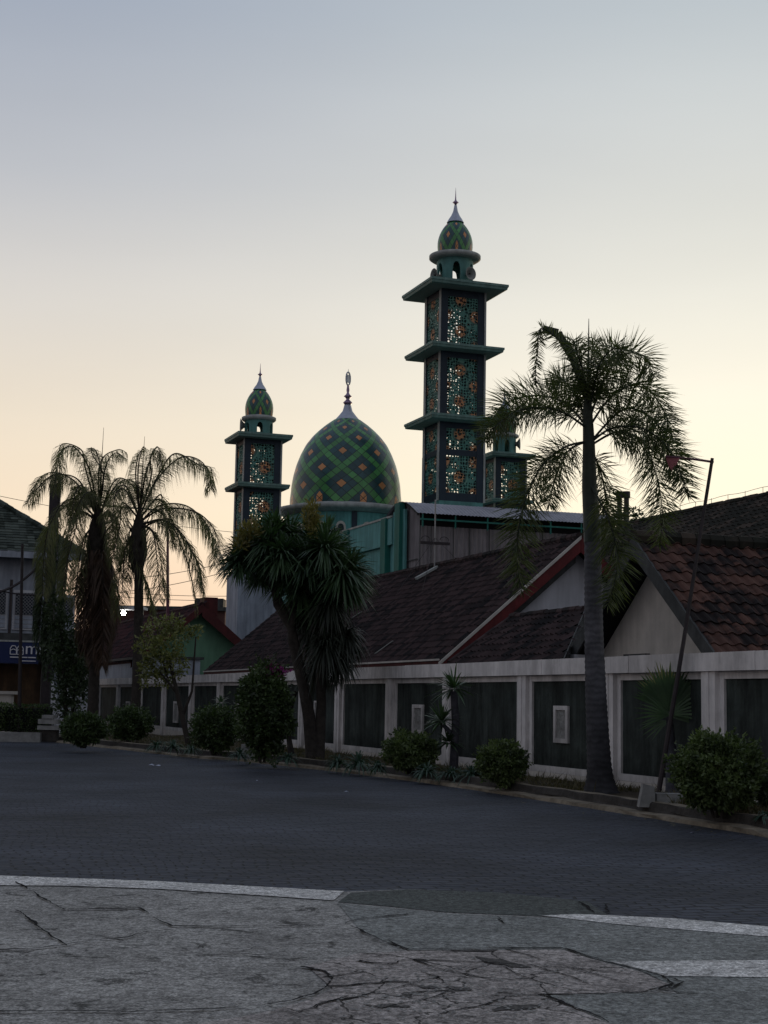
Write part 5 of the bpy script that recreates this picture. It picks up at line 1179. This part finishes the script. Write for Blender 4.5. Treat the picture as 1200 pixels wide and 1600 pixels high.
# left minaret
def small_minaret(label,cx,cy,Y,pyspire,pyc1,pyc2,hw,w,pbot,k,seed,ped=None,pyring=None):
    c=at(cx,cy,Y); t_,s_=toL(c.x,c.y); o=lempty('small_minaret',label,'minaret',t_,s_,group='two shorter minarets of the mosque'); z=lambda py: at(cx,py,Y).z
    z1,z2=at(cx-35,pyc1,Y-1.28*hw).z,at(cx-35,pyc2,Y-1.28*hw).z; cornice(o,z1,hw,.3*k,w/2,.1); cornice(o,z2,hw*.95,.28*k,w/2)
    stage(o,w,z2+.28*k,z1+.02,w*.66,z2+.3*k,z1-.25,seed,.15,.8)
    zb=z(pbot); stage(o,w,zb,z2+.02,w*.66,zb+.3,z2-.2,seed+1,.15,.8)
    b=MB(); b.box(-w/2-.01,w/2+.01,-w/2-.01,w/2+.01,0,zb); b.build('base_shaft',M['teal'],o)
    if ped: 
        b=MB(); b.box(-ped/2,ped/2,-ped/2,ped/2,0,z(898)); b.build('pedestal',M['greywall'],o)
    hd=z(pyring)-z1-.35*k
    lantern_top(o,z1+.36*k,.82*k,hd,1.0*k,.82*k,k*(z(607)-z(651)),k*(z(588)-z(607)),k*(z(567)-z(588)),M['dome_s'],6,R(20-60))
    return o
small_minaret('shorter minaret standing left of the big dome','%d'and 404,676,88,577,681,759,1.62,2.12,880,1.0,11,2.6,659)
small_minaret('shorter minaret half hidden by palm fronds right of tallest minaret',788,705,99,612,711,783,1.55,2.08,900,.93,21,None,685)
# loudspeakers
def horn(label,parent_c,az,zc,r):
    d=Vector((math.cos(az),math.sin(az),0)); loc=parent_c+d*(r)+Vector((0,0,zc)); o=empty('loudspeaker',label,'loudspeaker',loc,az-PI/2 ,group='horn loudspeakers on the minarets')
    b=MB(); b.lathe([(.05,-.42),(.09,-.40),(.10,-.22),(.16,-.08),(.30,.06),(.40,.10),(.41,.12),(.36,.10),(.14,-.1),(.04,-.15)],22); h=b.build('horn',M['hornspk'],o,True); h.rotation_euler=(-PI/2,0,0)
    b=MB(); b.lathe([(.001,-.02),(.06,-.02),(.06,.05),(.001,.09)],12); h=b.build('centre_cap',M['pole'],o); h.rotation_euler=(-PI/2,0,0)
    b=MB(); b.box(-.03,.03,-.4,-.34,-.55,.05); b.build('bracket',M['pole'],o)
bc=Vector(toW(*toL(cB.x,cB.y)))
zz=zc1+1.12
for az,lab in ((R(-90-62),'round horn loudspeaker on left side of tallest minaret lantern'),(R(-90+38),'round horn loudspeaker facing right on tallest minaret lantern'),(R(60),'horn loudspeaker behind tallest minaret lantern')): horn(lab,bc,az,zz,1.38)
c=at(404,676,88); horn('small dark loudspeaker on left of the shorter left minaret lantern',Vector((c.x,c.y,0)),R(190),at(404,666,88).z,.95)
c=at(788,705,99); horn('small dark loudspeaker on right of the frond covered minaret lantern',Vector((c.x,c.y,0)),R(-10),at(788,694,99).z,.9)
# mosque hall with dome
YM=95.; dc=at(540,790,YM); td,sd_=toL(dc.x,dc.y)
mh=lempty('mosque_hall','turquoise mosque hall under a large green and blue tiled dome','mosque',td,sd_)
z=lambda py: at(540,py,YM).z
zd=z(795); Rd=88/F*YM
hD=z(655)-z(793)
prD=[(0,1.0),(.08,1.0),(.17,.985),(.25,.975),(.36,.945),(.48,.895),(.6,.82),(.71,.73),(.8,.62),(.87,.51),(.94,.38),(1.0,.245)]
def interp(tb,x):
    for (a,b_),(c,d) in zip(tb,tb[1:]):
        if x<=c: return b_+(d-b_)*(x-a)/(c-a)
    return tb[-1][1]
vt=[(0,.02),(.207,.5),(.39,1.0),(.578,1.5),(.74,2.0),(.87,2.5),(.96,3.0),(1.0,3.3)]
nD=48; P_=[(Rd*interp(prD,i/nD),hD*i/nD) for i in range(nD+1)]; P_=[P_[0]]+[((P_[i-1][0]+2*P_[i][0]+P_[i+1][0])/4,P_[i][1]) for i in range(1,nD)]+[P_[-1]]
b=MB(); b.lathe(P_,96,(0,0,zd),0,[interp(vt,i/nD) for i in range(nD+1)]); o=b.build('dome',M['dome'],mh,True); o.rotation_euler=(0,0,R(-90+19.2)-TH+ (0))
b=MB(); zt=zd+hD; hc_=z(634)-z(658)
b.lathe([(Rd*.25,-.12),(Rd*.235,-.02),(Rd*.16,hc_*.28),(Rd*.09,hc_*.6),(Rd*.06,hc_)],32,(0,0,zt)); b.build('cone_cap',M['metal'],mh,True)
b=MB(); zq=zt+hc_; hs=z(603)-z(634)
b.lathe([(.16,-.05),(.22,hs*.05),(.30,hs*.12),(.20,hs*.2),(.10,hs*.28),(.13,hs*.36),(.26,hs*.44),(.14,hs*.52),(.07,hs*.62),(.10,hs*.75),(.06,hs*1.0)],20,(0,0,zq)); b.build('finial_stem',M['finial'],mh,True)
b=MB(); zr_=zq+hs+.42
b.tube([(.22*math.sin(a)*.9,0,.42*-math.cos(a)) for a in [k*2*PI/20 for k in range(21)]],[.05]*21,8,cap=False); b.box(-.10,.10,-.03,.03,-.25,.25)
o=b.build('finial_oval',M['metal'],mh); o.location=(0,0,zr_); o.rotation_euler=(0,0,R(30)); b=MB(); b.tube([(0,0,zr_+.35),(0,0,z(576))],[.03,.006],6); b.build('finial_rod',M['metal'],mh)
re=109/F*YM
b=MB(); b.lathe([(Rd*.98,zd-.62),(re*.97,zd-.42),(re,zd-.33),(re,zd-.16),(Rd*1.02,zd+.02),(.01,zd+.0)],96); b.build('eave_ring',M['palegrey'],mh,True)
zdb=z(850); rD=Rd*1.04
b=MB(); b.lathe([(rD,zdb-2),(rD,zd-.6)],96); b.build('drum',M['turq'],mh,True)
for k in range(8):
    a=2*PI*k/8+R(-90-TH*180/PI)+R(10)
    b=MB(); da=.045; 
    for i in range(1): b.prism([((rD+.08)*math.cos(a+x),(rD+.08)*math.sin(a+x),zdb-1.5) for x in(-da,da)]+[((rD-.1)*math.cos(a+x),(rD-.1)*math.sin(a+x),zdb-1.5) for x in(da,-da)],(0,0,zd-.6-zdb+1.5))
    b.build('drum_pilaster',M['navy'],mh)
    for off in (.22,.5644):
        aa=a+off; C_=Vector((math.cos(aa),math.sin(aa),0)); T_=Vector((-C_.y,C_.x,0)); zw=zd-2.25
        def arch(w_,h_,dd,m,name,par):
            pts=[-w_,w_]; P=[C_*(rD+dd)+T_*x+Vector((0,0,zw-(h_-.8)*.4)) for x in (-w_,w_)]
            for q in range(9): an_=PI*q/8; P.append(C_*(rD+dd)+T_*(w_*math.cos(an_))+Vector((0,0,zw+h_-w_+w_*1.25*math.sin(an_))))
            bb=MB(); bb.prism(P,-C_*.2); return bb.build(name,m,par)
        f=arch(.30,1.0,.05,M['beige'],'arch_window',mh); arch(.19,.86,.075,M['navy'],'pane',f)
# hall body - left plane from px 632 back to 430
tl=toL(*at(632,900,75.0)[:2]); TLp=tl[0]; SN=tl[1]
b=MB(); x0=TLp-td
zb_=at(605,812,77.3).z
yN=SN-sd_
b.box(x0+.0,x0+16,yN+1.2,yN+30,0,zb_-.35); b.build('hall_body',M['turq'],mh)
# parapet band, pilasters
b=MB(); yp=hit_t(530,840,TLp)[1]-sd_
b.box(x0-.18,x0-.002,yN+1.4,yp,zb_-1.35,zb_); b.build('parapet',M['turq'],mh)
b=MB(); b.box(x0-.22,x0+.1,yN+1.4,yp+.2,zb_+.002,zb_+.10); b.build('parapet_cap',M['palegrey'],mh)
for px in (606,547,628):
    y=hit_t(px,880,TLp)[1]-sd_; b=MB(); b.box(x0-.30,x0-.004,y-.35,y+.35,0,zb_+(.6 if px==628 else .03)); b.build('pilaster',M['turq_dk'],mh)
b=MB(); b.box(x0-.12,x0+.0,yN-.25,yN+1.4,0,zb_+.25); b.build('corner_wall',M['turq'],mh)
# corrugated hall in front
cn0=hit_t(655,800,TLp+.1); SC=toL(*at(655,800,73.6)[:2])[1]; T0=hit_s(655,800,SC)[0]; zE_=hit_s(655,800,SC)[2]
T1=hit_s(960,808,SC)[0]; S9=hit_t(609,803,T0)[1]
ch=lempty('corrugated_hall','grey corrugated metal hall with barrel vault roof before the minaret','shed',T0,SC); Lx=T1-T0; Ly=S9-SC
b=MB(); n=int(Lx/.12)
for i in range(n):      # corrugated front sheet
    x=i*Lx/n; x2=(i+1)*Lx/n; ya=.04*math.cos(i*PI); yb_=.04*math.cos((i+1)*PI); b.quad((x,ya,0),(x2,yb_,0),(x2,yb_,zE_-.65),(x,ya,zE_-.65))
nn2=int(Ly/.12)
hz=lambda y: zE_+.62*math.sin(PI*max(0,min(1,y/Ly)))-.02
for i in range(nn2):
    y=i*Ly/nn2;y2=(i+1)*Ly/nn2; xa=.04*math.cos(i*PI); xb=.04*math.cos((i+1)*PI); b.quad((xa,y,0),(xb,y2,0),(xb,y2,hz(y2)),(xa,y,hz(y)))
b.build('corrugated_wall',M['corr'],ch)
b=MB()
for x in [0.02]+[random.uniform(1.0,1.5)*i*1.0+.6 for i in range(int(Lx/1.3))]: b.box(x,x+.035,-.075,-.045,0,zE_-.65)
for y in (1.2,2.4): b.box(-.075,-.045,y,y+.04,0,hz(y))
b.box(-.08,-.045,0,Ly,zE_-2.3,zE_-2.25)
b.build('sheet_seams',M['board'],ch)
b=MB(); n=int((Lx+1)/.10)
for i in range(n):
    x=-.3+i*(Lx+.6)/n;x2=-.3+(i+1)*(Lx+.6)/n; a=.02*(-1)**i; c=-a; m_=10
    for j in range(m_):
        def pt(x,j,o_): f=j/m_; y=-.5+(Ly+.8)*f; return (x,y,zE_-.10+.78*math.sin(PI*f)+o_)
        b.quad(pt(x,j,a),pt(x2,j,c),pt(x2,j+1,c),pt(x,j+1,a))
b.build('vault_roof',M['corr_roof'],ch)
b=MB(); b.box(0.1,Lx,.3,.4,zE_-.66,zE_); b.build('clerestory_shade',M['dark'],ch)  # dark box closes the open clerestory, its shade put into the colour
b=MB(); b.box(-.1,Lx,-.45,-.38,zE_-.42,zE_-.34)
for i in range(int(Lx/1.7)+1): b.box(i*1.7,i*1.7+.06,-.43,-.36,zE_-.75,zE_-.12)
b.build('truss',M['turq_dk'],ch)
b=MB(); b.prism([(-.02,0,zE_-.16)]+[(-.02,Ly*q/10,hz(Ly*q/10)+.06) for q in range(11)]+[(-.02,Ly*q/10,hz(Ly*q/10)-.10) for q in range(10,-1,-1)],(-.08,0,0)); b.build('arch_trim',M['board'],ch)
